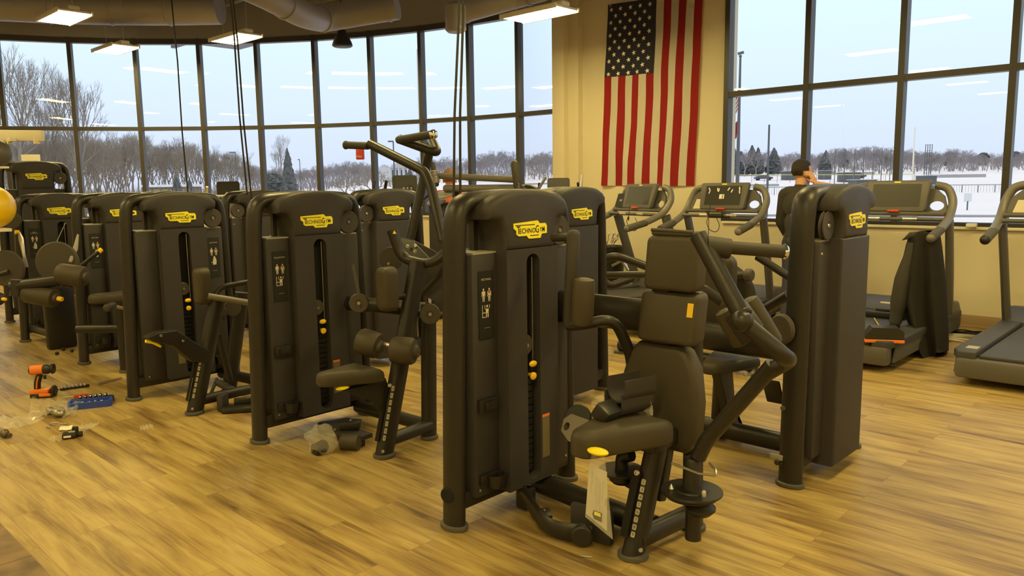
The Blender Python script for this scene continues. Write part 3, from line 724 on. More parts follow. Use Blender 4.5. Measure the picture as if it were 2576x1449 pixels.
def placard(root, x, y, z, lines, pose, s=1.0):
    bm = B(); prism(bm, rrect(.092*s, .3*s, .004, 2, y, z), [], lambda a, b, c: Vector((x+c, a, b)), .004); p = obj('placard', bm, 'ink', root, local=True)
    bm = B(); fx = x+.0045; s0_ = s; s = s*.80
    def quad(a0, a1, b0, b1):
        vs = [bm.verts.new(Vector((fx, y+a*s, z+b*s))) for a, b in ((a0, b0), (a1, b0), (a1, b1), (a0, b1))]; bm.faces.new(vs)
    def poly(pts): bm.faces.new([bm.verts.new(Vector((fx, y+a*s, z+b*s))) for a, b in pts])
    def ell(a, b, ra, rb, n=10): poly([(a+ra*math.cos(2*PI*k/n), b+rb*math.sin(2*PI*k/n)) for k in range(n)])
    for i, t in enumerate(lines): textbm(bm, t, .0155*s if len(t) < 11 else .011*s, lambda a, b, c, i=i: Vector((fx+c, y+a, z+.140*s-i*.014*s+b)))
    for ox in (-.022, .022):          # the two standing figures
        ell(ox, .085, .005, .007); poly([(ox-.011, .076), (ox+.011, .076), (ox+.008, .05), (ox-.008, .05)])
        poly([(ox-.0135, .074), (ox-.0105, .074), (ox-.012, .046), (ox-.015, .046)]); poly([(ox+.0105, .074), (ox+.0135, .074), (ox+.015, .046), (ox+.012, .046)])
        poly([(ox-.008, .048), (ox-.001, .048), (ox-.003, .018), (ox-.007, .018)]); poly([(ox+.001, .048), (ox+.008, .048), (ox+.007, .018), (ox+.003, .018)])
    if pose == 'arms':                # seated figure between uprights
        quad(-.034, -.030, -.07, .0); quad(-.03, .0, -.045, -.041); quad(-.03, .0, -.07, -.066); ell(.004, -.008, .006, .008)
        poly([(-.008, -.018), (.016, -.018), (.014, -.045), (-.006, -.045)]); quad(-.016, -.012, -.022, .0); quad(.02, .024, -.022, .0); quad(-.016, .024, -.022, -.018)
        quad(-.006, .001, -.07, -.045); quad(.007, .014, -.07, -.045)
    else:
        poly([(-.016, -.07), (.018, -.07), (.022, -.03), (.012, -.0), (-.006, -.0), (-.014, -.03)]); ell(.002, .004, .008, .008); quad(-.03, -.016, -.05, -.044)
    quad(-.02, .025, -.128, -.1265)
    obj('placard_print', bm, 'print', p, local=True)
    bm = B(); a = y+.022*s; vs = [bm.verts.new(Vector((fx+.0006, a+q[0]*s, z+q[1]*s))) for q in ((-.009, .075), (.009, .075), (.006, .062), (-.006, .062))]; bm.faces.new(vs)
    obj('muscle_mark', bm, 'red', p, local=True)
def bolt(bm, p, ax=(1, 0, 0), r=.011, h=.008): lathe(bm, [(r, 0), (r, h*.6), (r*.8, h), (r*.45, h), (r*.4, h*.4)], p, ax, 12)
def pulley(root, p, r, ax=(1, 0, 0), name='pulley'):
    bm = B(); lathe(bm, [(r-.004, -.014), (r, -.010), (r-.012, 0), (r, .010), (r-.004, .014), (.022, .014), (.018, .010), (.002, .010)], p, ax, 32); q = obj(name, bm, 'disc', root, local=True)
    bm = B(); v = Vector(ax).normalized(); bolt(bm, Vector(p)+v*.010, ax); obj('bolt', bm, 'steel', q, local=True); return q
def tower(root, title=None, pose='arms', front=True, side=-1, H=1.455, logo_s=1.0, rough_back=False, pul=1, pins=True, cup=True):
    """upright frame with weight stack and covers, local to root, front towards +X; side: on which Y side the placard sits"""
    K = H/1.455
    bm = B(); tube(bm, [(0, -.392, .004), (0, -.352, H-.17), (0, -.335, H-.01), (0, -.16, H+.005), (0, .16, H+.005), (0, .335, H-.01), (0, .352, H-.17), (0, .392, .004)], (.060, .040), 20, bend=[0, .05, .17, .1, .1, .17, .05, 0], up=(1, 0, 0))
    obj('upright_frame', bm, 'frame', root, local=True)
    for s in (-1, 1):
        bm = B(); ring = [(1.0, 0), (1.12, .004), (1.12, .018), (1.0, .022)]
        lathe(bm, [(a*.058, z) for a, z in ring], (0, 0, 0), (0, 0, 1), 24); bmesh.ops.scale(bm, vec=(1.12, .82, 1), verts=bm.verts); bmesh.ops.translate(bm, vec=(0, s*.392, 0), verts=bm.verts); obj('foot_cap', bm, 'rubber', root, local=True)
    bm = B(); box(bm, -.045, .045, -.37, .37, .085, .165, .012); obj('base_rail', bm, 'frame', root, local=True)
    # hood: arched cap with a neck
    half = [(-.170, 1.228*K), (-.170, H-.175), (-.176, H-.125), (-.20, H-.09), (-.262, H-.082), (-.268, H-.03), (-.235, H+.003), (-.17, H+.026), (-.09, H+.041), (0, H+.046)]
    out = half+[(-a, b) for a, b in reversed(half[:-1])]
    bm = B(); prism(bm, out, [], lambda a, b, c: Vector((-.085+c, a, b)), .22, .028); obj('hood', bm, 'panel2', root, 50, local=True)
    slot = [(a, b) for a, b in rrect(.088, 1.06, .043, 6, 0, .68)]
    top = 1.235*K
    bm = B()
    if front: prism(bm, [(-.172, .13), (.172, .13), (.172, top), (-.172, top)], [slot], lambda a, b, c: Vector((.04+c, a, b)), .10)
    else: prism(bm, [(-.205, .075), (.165, .075), (.172, top), (-.205, top)], [], lambda a, b, c: Vector((.03+c, a, b)), .112, .014)
    obj('front_cover', bm, 'panel', root, 30, local=True)
    for s in (-1, 1):
        xm = .078 if front or s < 0 else .0
        bm = B(); box(bm, -.075, xm, s*.17, s*.325, .13, top-.01, .012); p = obj('side_cover', bm, 'panel', root, local=True)
        bm = B(); prism(bm, [(-.07, .172), (xm-.003, .172), (xm-.003, .315), (-.07, .315)], [], lambda a, b, c: Vector((a, s*b, top-.012+c)), .008); obj('cover_edge', bm, 'edge', p, local=True)
        bm = B(); bolt(bm, (xm, s*.30, top-.07 if not front else .165), r=.007, h=.005); obj('cover_bolt', bm, 'steel', p, local=True)
    bm = B(); box(bm, -.135, -.075, -.20, .20, .1, top, .02); obj('rear_cover', bm, 'panel', root, local=True)
    bm = B()
    for s in (-1, 1): box(bm, -.05, -.02, s*.19, s*.215, top-.02, H-.09)
    box(bm, -.05, .035, -.15, .15, top-.02, H-.12); obj('inner_bracket', bm, 'black', root, local=True)
    bm = B(); box(bm, .03, .075, -.16, .16, .15, top-.005)  # near-black liner box stands in for the shade inside the slot
    for z in range(14): box(bm, .076, .10, -.043, .043, .175+z*.032, .175+z*.032+.028, .003, 1)
    obj('weight_stack_and_shade_liner', bm, 'void', root, local=True)
    if front:
        bm = B(); tube(bm, [(.105, .030, .68), (.105, .030, 1.19)], .003, 8); obj('guide_rod', bm, 'steel', root, local=True)
        if pins:
            bm = B(); disc(bm, (.095, -.018, .785), (1, 0, 0), .050, .03, .008); q = obj('stack_pulley', bm, 'disc', root, local=True)
            bm = B(); bolt(bm, (.110, -.018, .785)); obj('bolt', bm, 'steel', q, local=True)
            bm = B(); sphere(bm, (.135, -.002, .70), .024, 16, (.5, 1, .62)); obj('weight_knob', bm, 'yellow', root, local=True)
            bm = B(); lathe(bm, [(.008, 0), (.008, .02), (.017, .024), (.018, .034), (.012, .038)], (.105, .002, .645), (1, -.1, -.1), 16); obj('selector_pin', bm, 'yellow', root, local=True)
        if title: placard(root, .079, side*.245, 1.0, title, pose)
        if cup:
            bm = B(); box(bm, .078, .105, side*.20, side*.31, .52, .585, .006); box(bm, .078, .118, side*.22, side*.285, .535, .575, .004); obj('holder_bracket', bm, 'black', root, local=True)
            bm = B(); lathe(bm, [(.036, -.06), (.044, .0), (.040, .0), (.033, -.05)], (.115, side*.235, .235), (0, 0, 1), 20); box(bm, .078, .1, side*.19, side*.31, .19, .238, .004); obj('cup_holder', bm, 'black', root, local=True)
        bm = B(); prism(bm, [(side*-.105, .235), (side*-.055, .235), (side*-.055, .445), (side*-.105, .445)], [], lambda a, b, c: Vector((.1402+c, a, b)), .0008); q = obj('warning_sticker', bm, mat('sticker', (.16, .13, .07), .7), root, local=True)
        bm = B(); prism(bm, [(side*-.105, .432), (side*-.055, .432), (side*-.055, .445), (side*-.105, .445)], [], lambda a, b, c: Vector((.1406+c, a, b)), .0006); obj('sticker_band', bm, 'orange', q, local=True)
    logo(root, .1352, -.012, H-.135, logo_s)
    if pul: pulley(root, (.075, .252*pul, H-.155), .072)

def machine(name, label, x, y, group='weight machines', rz=0):
    return thing(name, label, 'weight machine', (x, y, 0), rz, group)
def foot(root, p, r=.05):
    bm = B(); lathe(bm, [(r*1.0, 0), (r*1.14, .004), (r*1.14, .018), (r, .022)], (p[0], p[1], 0), (0, 0, 1), 22); obj('foot_cap', bm, 'rubber', root)
def padp(root, name, out, fn, th, bev=.022, m='pad', seam=True):
    bm = B(); prism(bm, out, [], fn, th, bev); return obj(name, bm, m, root, 55)
def seat(root, x, y0, y1, z, w, tilt=0, th=.085, dirn=1):
    """nose at y0, back at y1, top at z"""
    L = y1-y0; o = [(-.5, .0), (-.5, .10), (-.44, .30), (-.30, .62), (-.235, .80), (-.20, .90), (-.13, .975), (-.05, 1.0)]
    out = [(a, b) for a, b in o]; out = out+[(-a, b) for a, b in reversed(out)]
    c, s = math.cos(tilt), math.sin(tilt)
    fn = lambda a, b, c_: Vector((x+a*w, y1-b*L, z-th+c_+b*abs(L)*tilt))
    bm = B(); prism(bm, out, [], fn, th, .034); bmesh.ops.bevel(bm, geom=[e_ for e_ in bm.edges if abs(e_.verts[0].co.z-e_.verts[1].co.z) < .03 and min(v.co.z for v in e_.verts) < z-th+.002+abs(L*tilt) and len(e_.link_faces) == 2 and e_.calc_face_angle(0) > .6], offset=.014, segments=2, affect='EDGES', profile=.5)
    return obj('seat', bm, 'pad', root, 60)
def roller(root, a, b, r, name='roller_pad', cap=True, yellow=False):
    a, b = Vector(a), Vector(b); L = (b-a).length; bm = B()
    lathe(bm, [(r*.55, 0), (r*.9, .006), (r, .02), (r*1.01, L*.5), (r, L-.02), (r*.9, L-.006), (r*.5, L)], a, b-a, 24); q = obj(name, bm, 'pad', root)
    if cap:
        bm = B(); lathe(bm, [(r*.52, -.012), (r*.52, .004), (r*.42, .018), (r*.05, .024)], b, b-a, 20); obj('end_cap', bm, 'disc', q)
    if yellow:
        bm = B(); lathe(bm, [(r*.25, 0), (r*.25, .04), (r*.2, .046)], b+(b-a).normalized()*.015, b-a, 16); obj('yellow_knob', bm, 'yellow', q)
    return q
def tubep(root, name, pts, r=.03, bend=.05, m='frame', seg=14, up=None, dome=False):
    bm = B(); tube(bm, pts, r, seg, bend, up, True, dome); return obj(name, bm, m, root)
def numstrip(root, p0, p1, ax, w=.022):
    """pale scale of numbers along p0-p1, 'ax' the outward normal"""
    p0, p1, ax = Vector(p0), Vector(p1), Vector(ax).normalized(); d = p0-p1; L = d.length; d.normalize(); sd = d.cross(ax)
    fn = lambda a, b, c: p1+sd*a+d*b+ax*c
    bm = B(); prism(bm, rrect(w, L, w*.45, 4, 0, L/2), [], fn, .0015); q = obj('number_strip', bm, 'ink', root)
    bm = B(); n = 8
    for k in range(n):
        b0 = L*(k+.5)/n; prism(bm, rrect(w*.78, L/n*.74, w*.2, 3, 0, b0), [], lambda a, b, c: fn(a, b, c+.0016), .0004)
    obj('number_cells', bm, mat('strip_grey', (.40, .36, .28), .6), q)
    bm = B()
    for k in range(n): textbm(bm, str(9-k), w*.85, lambda a, b, c, k=k: fn(a, L*(k+.5)/n+b, .0026+c))
    obj('numbers', bm, 'ink', q)

# ------------------------------------------------------------------ pec fly machine (nearest)
T = machine('pec_fly_machine', 'nearest weight machine, with three stacked back pads and swing arms', -2.463, 2.602)
tower(T, ['PECTORAL'], 'arms')
SX = -1.68; CXc = (SX, 2.905)
tubep(T, 'rear_column', [(SX+.02, 2.905, .005), (SX+.02, 2.865, 1.065)], .043, 0, dome=True); foot(T, (SX+.02, 2.905), .048)
tubep(T, 'top_beam', [(-2.40, 2.87, .93), (SX, 2.88, .93)], (.078, .045), 0, seg=20, up=(0, 0, 1))
tubep(T, 'base_beam', [(-2.42, 2.72, .075), (SX-.02, 2.66, .075)], (.052, .045), 0, up=(0, 0, 1))
tubep(T, 'base_cross_beam', [(SX-.02, 2.52, .075), (SX+.02, 2.90, .075)], (.045, .04), 0, up=(0, 0, 1))
tubep(T, 'seat_post', [(SX-.03, 2.512, .005), (SX-.005, 2.655, .47)], (.058, .043), 0, seg=18, up=(0, 1, 0)); foot(T, (SX-.03, 2.512), .056)
bm = B(); lin(bm, (SX-.043, 2.462, .10), (SX-.035, 2.537, .34), .035, .004); obj('seat_slide', bm, 'void', T)
numstrip(T, (SX+.004, 2.540, .335), (SX-.007, 2.472, .10), (.25, -1, .28))
bm = B(); bolt(bm, (SX-.030, 2.538, .35), (0, -1, .3), .013); bolt(bm, (SX+.03, 2.478, .06), (.5, -1, .2), .009); obj('post_bolt', bm, 'steel', T)
bm = B(); cbox(bm, (SX, 2.64, .475), (.1, .2, .07), .015); lin(bm, (SX-.005, 2.66, .2), (SX-.005, 2.75, .52), .05, .05, .01); obj('seat_carriage', bm, 'black', T)
seat(T, SX-.065, 2.19, 2.62, .580, .30, .05, .105)
bm = B(); sphere(bm, py(1504, 1136, 2.21), .048, 16, (.95, .6, .27)); obj('seat_lever', bm, 'yellow2', T)
# back pads, facing -Y
fy = lambda Y, k, z0=.8: (lambda a, b, c: Vector((a, Y-c+k*(b-z0), b)))
x0, x1 = -1.815, -1.545
o = rrect(.245, .225, .03, 4, -1.700+.018, 1.192); padp(T, 'head_pad', o, fy(2.80, .13, 1.192), .085, .022)
o = rrect(.275, .215, .03, 4, -1.700+.005, .967); q = padp(T, 'upper_back_pad', o, fy(2.80, .18, .967), .085, .022)
bm = B(); prism(bm, [(-1.600, .980), (-1.574, .980), (-1.574, 1.036), (-1.600, 1.036)], [], fy(2.7155, .18, .967), .0015); obj('yellow_tag', bm, 'yellow', q)
o = [(-1.86, .845), (-1.905, .80), (-1.955, .66), (-1.955, .46), (-1.90, .40), (-1.60, .40), (-1.545, .46), (-1.535, .62), (-1.555, .76), (-1.60, .83), (-1.64, .848)]
o = [(a*.92+(-1.71)*.08, b) for a, b in o]
padp(T, 'lower_back_pad', o, fy(2.80, .02), .075, .03)
bm = B()
for z in (1.076, .855): cbox(bm, (SX-.06, 2.755, z), (.08, .03, .012), .003)
cbox(bm, (SX-.015, 2.82, .62), (.09, .035, .46), .006); cbox(bm, (SX-.015, 2.82, 1.05), (.09, .035, .40), .006); cbox(bm, (SX, 2.85, .8), (.06, .06, .1), .006); obj('back_plate', bm, 'black', T)
bm = B(); cbox(bm, (SX-.015, 2.79, 1.312), (.19, .09, .016), .006); tube(bm, [(SX-.11, 2.75, 1.325), (SX+.085, 2.75, 1.32)], .008, 8); obj('head_pad_cover', bm, 'pad', T)
# right swing arm on its cam
Y = 2.63
cy = py(1740, 1235, Y); 
bm = B(); disc(bm, (cy.x, Y, cy.z), (0, 0, 1), .122, .012, .003, 36); disc(bm, (cy.x, Y, cy.z-.016), (0, 0, 1), .105, .008, .002, 36); lathe(bm, [(.07, .004), (.066, .012), (.04, .014)], (cy.x, Y, cy.z), (0, 0, 1)); q = obj('cam_disc', bm, 'black', T)
bm = B(); lathe(bm, [(.010, 0), (.010, .025), (.006, .03)], (cy.x+.07, Y-.03, cy.z), (0, 0, 1), 10); lathe(bm, [(.008, 0), (.012, .012), (.002, .03)], (cy.x-.06, Y-.055, cy.z), (0, 0, 1), 10); obj('cam_pins', bm, 'steel', q)
lathe_pts = [(.040, 0), (.036, .02), (.035, .12), (.028, .133), (.005, .138)]
bm = B(); lathe(bm, lathe_pts, (cy.x, Y, cy.z+.006), (0, 0, 1)); tube(bm, [(cy.x+.01, Y, .10), (cy.x+.01, Y, cy.z-.02)], .032, 14); disc(bm, (cy.x+.04, Y, cy.z-.06), (0, 0, 1), .06, .05, .02); obj('arm_pivot', bm, 'black', T)
bm = B(); tube(bm, [py(1785, 1165, 2.6), py(1800, 1180, 2.58), py(1803, 1196, 2.57), py(1760, 1192, 2.57), py(1690, 1165, 2.57)], .005, 8, .01); obj('lock_rod', bm, 'steel', T)
tubep(T, 'swing_arm', [py(1757, 1150, Y), py(1775, 1110, Y), py(1945, 918, Y)], .031, .05)
tubep(T, 'swing_arm', [py(1925, 940, Y), py(1985, 905, 2.66), py(1975, 900, 2.50), py(1862, 803, 2.44)], .031, .05, dome=True)
tubep(T, 'arm_tube', [py(1757, 592, 2.5), py(1870, 800, 2.47)], .032, 0)
bm = B(); sphere(bm, py(1868, 808, 2.43), .037, 18); disc(bm, py(1866, 790, 2.45), py(1870, 800, 2.47)-py(1757, 592, 2.5), .037, .02, .005); obj('arm_joint', bm, 'frame', T)
tubep(T, 'handle_grip', [py(1775, 618, 2.5), py(1835, 626, 2.56)], .037, 0, 'grip'); tubep(T, 'handle_grip', [py(1800, 620, 2.52), py(1972, 633, 2.7)], .024, 0, 'grip')
bm = B(); a = py(1972, 633, 2.7); lathe(bm, [(.026, -.004), (.028, .004), (.022, .012), (.002, .014)], a, (py(1972, 633, 2.7)-py(1800, 620, 2.52))); obj('chrome_cap', bm, 'chrome', T)
a, b = py(1880, 752, 2.60), py(1948, 868, 2.66); roller(T, b, a, .038, 'arm_pad', False); a, b = py(1818, 780, 2.62), py(1868, 868, 2.66); roller(T, b, a, .036, 'arm_pad', False)
bm = B(); lin(bm, py(1850, 780, 2.52), py(1895, 845, 2.5), .03, .11, .008); obj('pad_plate', bm, 'black', T)
# left swing arm
YL = 2.55
tubep(T, 'handle_grip', [py(1432, 815, YL), py(1443, 590, YL)], .029, 0, 'grip', dome=True)
tubep(T, 'handle_peg', [py(1392, 598, YL+.04), py(1440, 596, YL)], .018, 0, 'grip')
a, b = py(1464, 818, YL-.03), py(1470, 700, YL-.03); roller(T, a, b, .046, 'arm_pad', False)
tubep(T, 'swing_arm', [py(1430, 818, YL), py(1465, 818, YL), py(1545, 800, YL+.1), py(1588, 890, YL+.2), py(1590, 1000, YL+.25)], .024, .07)
bm = B(); a = py(1455, 1052, 2.6); lathe(bm, [(.055, -.02), (.06, -.015), (.06, .015), (.055, .02)], a, (.3, -.7, .6), 26); 
obj('cam_disc', bm, 'black', T)
bm = B(); A = py(1432, 1072, 2.52); Bq = py(1520, 1150, 2.50)
o = [(-.06, .0), (-.045, .035), (0, .045), (.10, .02), (.14, -.04), (.12, -.065), (.02, -.05), (-.045, -.03)]
u_ = (Bq-A).normalized(); w_ = Vector((0, -1, .35)).normalized(); v_ = w_.cross(u_).normalized()
prism(bm, [(a+.03, b) for a, b in o], [[(-.005+.012*math.cos(t*PI/4), .012+.015*math.sin(t*PI/4)) for t in range(8)]], lambda a, b, c: A+u_*a*1.25-v_*(b*1.35-.01)+w_*c, .008); obj('cam_plate', bm, mat('pale_grey_plate', (.17, .155, .135), .5), T)
bm = B(); a = Vector((SX-.17, 2.63, .0)); tube(bm, [(a.x+.05, a.y, .38), (a.x, a.y, .36), (a.x, a.y, .30)], .028, 12, .02); disc(bm, (a.x, a.y, .30), (0, 0, 1), .1, .012); disc(bm, (a.x, a.y, .27), (0, 0, 1), .055, .05, .015); lin(bm, (a.x, a.y, .27), (SX, 2.64, .22), .04, .05, .01); obj('arm_pivot', bm, 'black', T)
bm = B(); disc(bm, (-2.463-.0, 2.602-.425, .16), (.3, -1, 0), .036, .02, .006); obj('leg_plug', bm, 'void', T)

# ------------------------------------------------------------------ pull-down machine
T = machine('pulldown_machine', 'weight machine with raised forked handles and roller knee pads', -4.211, 2.617)
tower(T, ['PULLDOWN'], 'arms')
X = -3.44
tubep(T, 'front_post', [(X, 2.566, .005), (X, 2.86, 1.09)], (.056, .043), 0, seg=18, up=(0, 1, 0)); foot(T, (X, 2.566), .054)
tubep(T, 'rear_post', [(X-.05, 2.945, .005), (X-.05, 2.97, .82)], (.052, .038), 0, up=(0, 1, 0)); foot(T, (X-.05, 2.945), .048)
tubep(T, 'base_beam', [(X, 2.56, .085), (X-.04, 2.94, .085)], .038, 0); tubep(T, 'base_beam', [(-4.15, 2.90, .085), (X-.05, 2.93, .085)], .040, 0)
tubep(T, 'link_beam', [px(905, 770, -3.62), px(1090, 792, -3.42)], (.026, .02), 0, up=(0, 0, 1)); tubep(T, 'top_beam', [(-4.12, 2.8, .79), (X-.05, 2.96, .79)], (.045, .04), 0, up=(0, 0, 1))
numstrip(T, (X+.030, 2.628, .41), (X+.030, 2.545, .10), (.7, -.72, .15), .02)
bm = B(); lin(bm, (X-.005, 2.522, .10), (X-.005, 2.605, .40), .03, .004); obj('seat_slide', bm, 'void', T)
bm = B(); bolt(bm, (X+.02, 2.61, .41), (.5, -1, .2), .012); bolt(bm, (X+.04, 2.53, .05), (.7, -.7, 0), .009); obj('post_bolt', bm, 'steel', T)
seat(T, X-.075, 2.21, 2.545, .525, .27, .05, .078)
bm = B(); o = [(2.32, .43), (2.60, .45), (2.66, .30), (2.60, .22), (2.52, .33), (2.40, .39)]; prism(bm, o, [], lambda a, b, c: Vector((X-.05+c, a, b)), .05, .008); obj('seat_carriage', bm, 'black', T)
bm = B(); sphere(bm, px(862, 976, X-.02), .045, 14, (.5, .95, .26)); obj('seat_lever', bm, 'yellow2', T)
roller(T, px(903, 856, -3.62), px(955, 872, -3.5), .076); roller(T, px(985, 880, -3.40), px(1045, 884, -3.28), .076)
tubep(T, 'roller_axle', [px(920, 858, -3.6), px(1045, 881, -3.3)], .016, 0, 'steel')
# chest pad facing -Y
padp(T, 'chest_pad', rrect(.115, .25, .04, 4, X-.045, .945), lambda a, b, c: Vector((a, 2.70-c, b)), .085, .03)
tubep(T, 'pad_arm', [(X-.02, 2.69, .90), (X-.01, 2.79, .90)], .022, 0)
pr = px(903, 762, -3.62); pulley(T, pr-ORG[T.name], .055, (.75, -.65, 0)); pr = px(1082, 790, -3.38); pulley(T, pr-ORG[T.name], .060, (.75, -.65, 0))
tubep(T, 'pulley_fork', [px(888, 665, -3.66), px(903, 740, -3.62)], .010, 0, 'disc', 8)
# U bar on top of the post
tubep(T, 'foot_bar', [px(986, 578, -3.62), px(1010, 650, -3.58), px(1085, 668, -3.38), px(1150, 612, -3.30)], .031, .07)
bm = B(); a = px(992, 588, -3.58); vs = [bm.verts.new(a+q) for q in (Vector((0, -.012, 0)), Vector((.012, .006, 0)), Vector((0, 0, .02)))]; bm.faces.new(vs); obj('warning_label', bm, 'yellow', T)
# forked lever arms with grips
tubep(T, 'lever_arm', [pd(930, 362, 4.95), pd(1070, 432, 4.7), pd(1085, 470, 4.66), pd(1116, 608, 4.55)], .030, .07)
tubep(T, 'lever_arm', [pd(1005, 350, 4.72), pd(1100, 384, 4.6), pd(1086, 352, 4.85), pd(1072, 420, 4.9), pd(1032, 600, 4.92)], .029, .05)
tubep(T, 'handle_grip', [pd(870, 365, 5.05), pd(926, 367, 4.95)], .024, 0, 'grip'); tubep(T, 'handle_grip', [pd(1003, 352, 4.72), pd(1088, 338, 4.4)], .024, 0, 'grip')
bm = B(); lathe(bm, [(.024, -.004), (.027, .003), (.027, .012), (.02, .018), (.003, .02)], pd(1089, 338, 4.4), pd(1088, 338, 4.4)-pd(1003, 352, 4.72)); obj('chrome_cap', bm, 'chrome', T)
bm = B(); lathe(bm, [(.027, -.01), (.028, 0), (.02, .006)], pd(869, 365, 5.05), pd(870, 365, 5.05)-pd(926, 367, 4.95)); obj('grip_end', bm, 'rubber', T)
bm = B(); a = pd(1010, 610, 4.9); b = pd(1095, 690, 4.75)
u_ = (b-a).normalized(); w_ = Vector((.73, -.69, 0)); v_ = w_.cross(u_)
prism(bm, [(-.02, -.02), (.1, -.035), (.24, -.05), (.24, .06), (.06, .07), (-.02, .03)], [], lambda p, q, c: a+u_*p+v_*q+w_*c, .03, .004); obj('pivot_plate', bm, 'black', T)
bm = B()
for x_, y_ in ((1025, 620), (1045, 618), (1044, 632)): bolt(bm, pd(x_, y_, 4.82), (.73, -.69, .1), .012)
obj('pivot_bolts', bm, 'steel', T)
bm = B(); sh = [pd(x_, y_, 5.05) for x_, y_ in ((1040, 604), (1092, 630), (1140, 668), (1140, 740), (1108, 762), (1072, 745), (1058, 690), (1015, 655))]; n_ = Vector((.72, -.69, 0))*.03
vs = [bm.verts.new(q+o_) for o_ in (Vector(), n_) for q in sh]; bm.faces.new(vs[:8]); bm.faces.new(vs[8:])
for k in range(8): bm.faces.new((vs[k], vs[(k+1) % 8], vs[8+(k+1) % 8], vs[8+k]))
obj('arm_shroud', bm, 'panel', T)
bm = B(); disc(bm, pd(985, 650, 4.95), (.73, -.69, 0), .075, .02); q = obj('side_disc', bm, 'disc', T); bm = B(); bolt(bm, pd(977, 663, 4.92), (.73, -.69, 0), .009); obj('bolt', bm, 'steel', q)
tubep(T, 'curved_brace', [pd(1135, 640, 4.9), pd(1110, 690, 4.9), pd(1062, 740, 4.95)], (.02, .012), .05)

# ------------------------------------------------------------------ low row machine (mirrored placard)
T = machine('row_machine', 'weight machine with its seat still missing from a dark bracket', -5.802, 2.49)
tower(T, ['LOW ROW'], 'row', side=1)
X = -5.10
tubep(T, 'front_post', [(X, 2.229, .005), (X, 2.44, .76)], (.056, .043), 0, seg=18, up=(0, 1, 0)); foot(T, (X, 2.229), .054)
numstrip(T, (X+.030, 2.294, .405), (X+.030, 2.213, .115), (.7, -.72, .15), .02)
bm = B(); lin(bm, (X-.005, 2.185, .10), (X-.005, 2.265, .40), .03, .004); obj('seat_slide', bm, 'void', T)
bm = B(); bolt(bm, (X+.01, 2.265, .42), (.5, -1, .2), .013); bolt(bm, (X+.04, 2.20, .05), (.7, -.7, 0), .009); obj('post_bolt', bm, 'steel', T)
tubep(T, 'rear_post', [(-5.46, 2.66, .005), (-5.40, 2.78, .75)], (.055, .04), 0, up=(0, 1, 0)); foot(T, (-5.46, 2.66), .05)
tubep(T, 'base_beam', [(X, 2.23, .085), (X-.02, 2.86, .085)], .036, 0); tubep(T, 'base_beam', [(-5.75, 2.75, .085), (X-.02, 2.84, .085)], .04, 0)
foot(T, (X-.02, 2.86), .045)
bm = B(); o = [(1.94, .575), (2.0, .60), (2.13, .60), (2.26, .49), (2.34, .43), (2.34, .34), (2.22, .37), (2.10, .50), (1.98, .545)]; prism(bm, o, [], lambda a, b, c: Vector((X-.04+c, a, b)), .09, .006); q = obj('seat_bracket', bm, 'black', T)
bm = B(); bolt(bm, px(405, 845, X+.05), (1, 0, 0), .01); bolt(bm, px(460, 858, X+.05), (1, 0, 0), .009); obj('bolt', bm, 'steel', q)
bm = B(); tube(bm, [px(366, 858, X), px(385, 860, X), px(405, 872, X)], [.011, .014, .008], 10); obj('seat_lever', bm, 'yellow2', T)
padp(T, 'chest_pad', rrect(.115, .25, .045, 4, X-.015, .865), lambda a, b, c: Vector((a, 2.385-c, b)), .085, .03)
tubep(T, 'handle_bar', [px(523, 745, -5.06), px(640, 764, -4.98)], .022, 0, 'tube'); tubep(T, 'handle_bar', [px(535, 752, -5.1), px(555, 722, -5.1), px(635, 708, -5.05)], .020, .1)
tubep(T, 'pad_arm', [(X-.01, 2.38, .80), (X-.01, 2.45, .76)], .022, 0)
bm = B(); a = px(585, 775, -5.3); disc(bm, a, (.9, -.4, 0), .06, .02); disc(bm, px(550, 782, -5.3), (.9, -.4, 0), .05, .02); obj('cable_pulley', bm, 'disc', T)
tubep(T, 'strut', [px(550, 840, -5.35), px(580, 960, -5.35)], .025, 0)
# ------------------------------------------------------------------ leg curl machine
T = machine('leg_curl_machine', 'weight machine with a leg roller beside it and an angled yellow tipped rod', -7.369, 2.665)
tower(T, ['LEG CURL'], 'row', pul=0)
X = -6.62
roller(T, px(147, 688, X-.06), px(215, 697, X+.10), .082)
tubep(T, 'adjust_rod', [px(205, 668, X-.1), px(252, 631, X)], .016, 0); bm = B(); tube(bm, [px(248, 634, X), px(256, 627, X)], .019, 12); obj('rod_tip', bm, 'yellow', T)
tubep(T, 'roller_arm', [px(30, 722, X-.35), px(150, 705, X-.06)], .045, 0)
tubep(T, 'roller_arm', [px(45, 704, X-.32), px(42, 745, X-.32)], .05, 0)
roller(T, px(65, 737, X-.3), px(140, 750, X-.08), .075, yellow=True)
tubep(T, 'side_post', [(-6.75, 2.4, .005), (-6.75, 2.4, .62)], (.05, .04), 0, up=(0, 1, 0)); foot(T, (-6.75, 2.4), .05)
bm = B(); cbox(bm, (-6.95, 2.72, .28), (.3, .3, .42), .03); obj('drive_housing', bm, 'black', T)
bm = B(); disc(bm, px(145, 660, -7.0), (.75, -.65, 0), .17, .03, .01, 36); obj('cam_disc', bm, 'disc', T)
tubep(T, 'cross_bar', [px(196, 828, -7.1), px(305, 826, -6.75)], .036, 0); tubep(T, 'base_beam', [(-7.30, 2.7, .10), (-6.6, 2.7, .10)], .045, 0)
p_ = px(292, 750, -6.4); seat(T, p_.x, p_.y-.20, p_.y+.22, p_.z+.04, .28, .03, .075)
tubep(T, 'seat_post', [(p_.x, p_.y+.1, .005), (p_.x, p_.y+.1, p_.z-.02)], .045, 0); foot(T, (p_.x, p_.y+.1), .05)
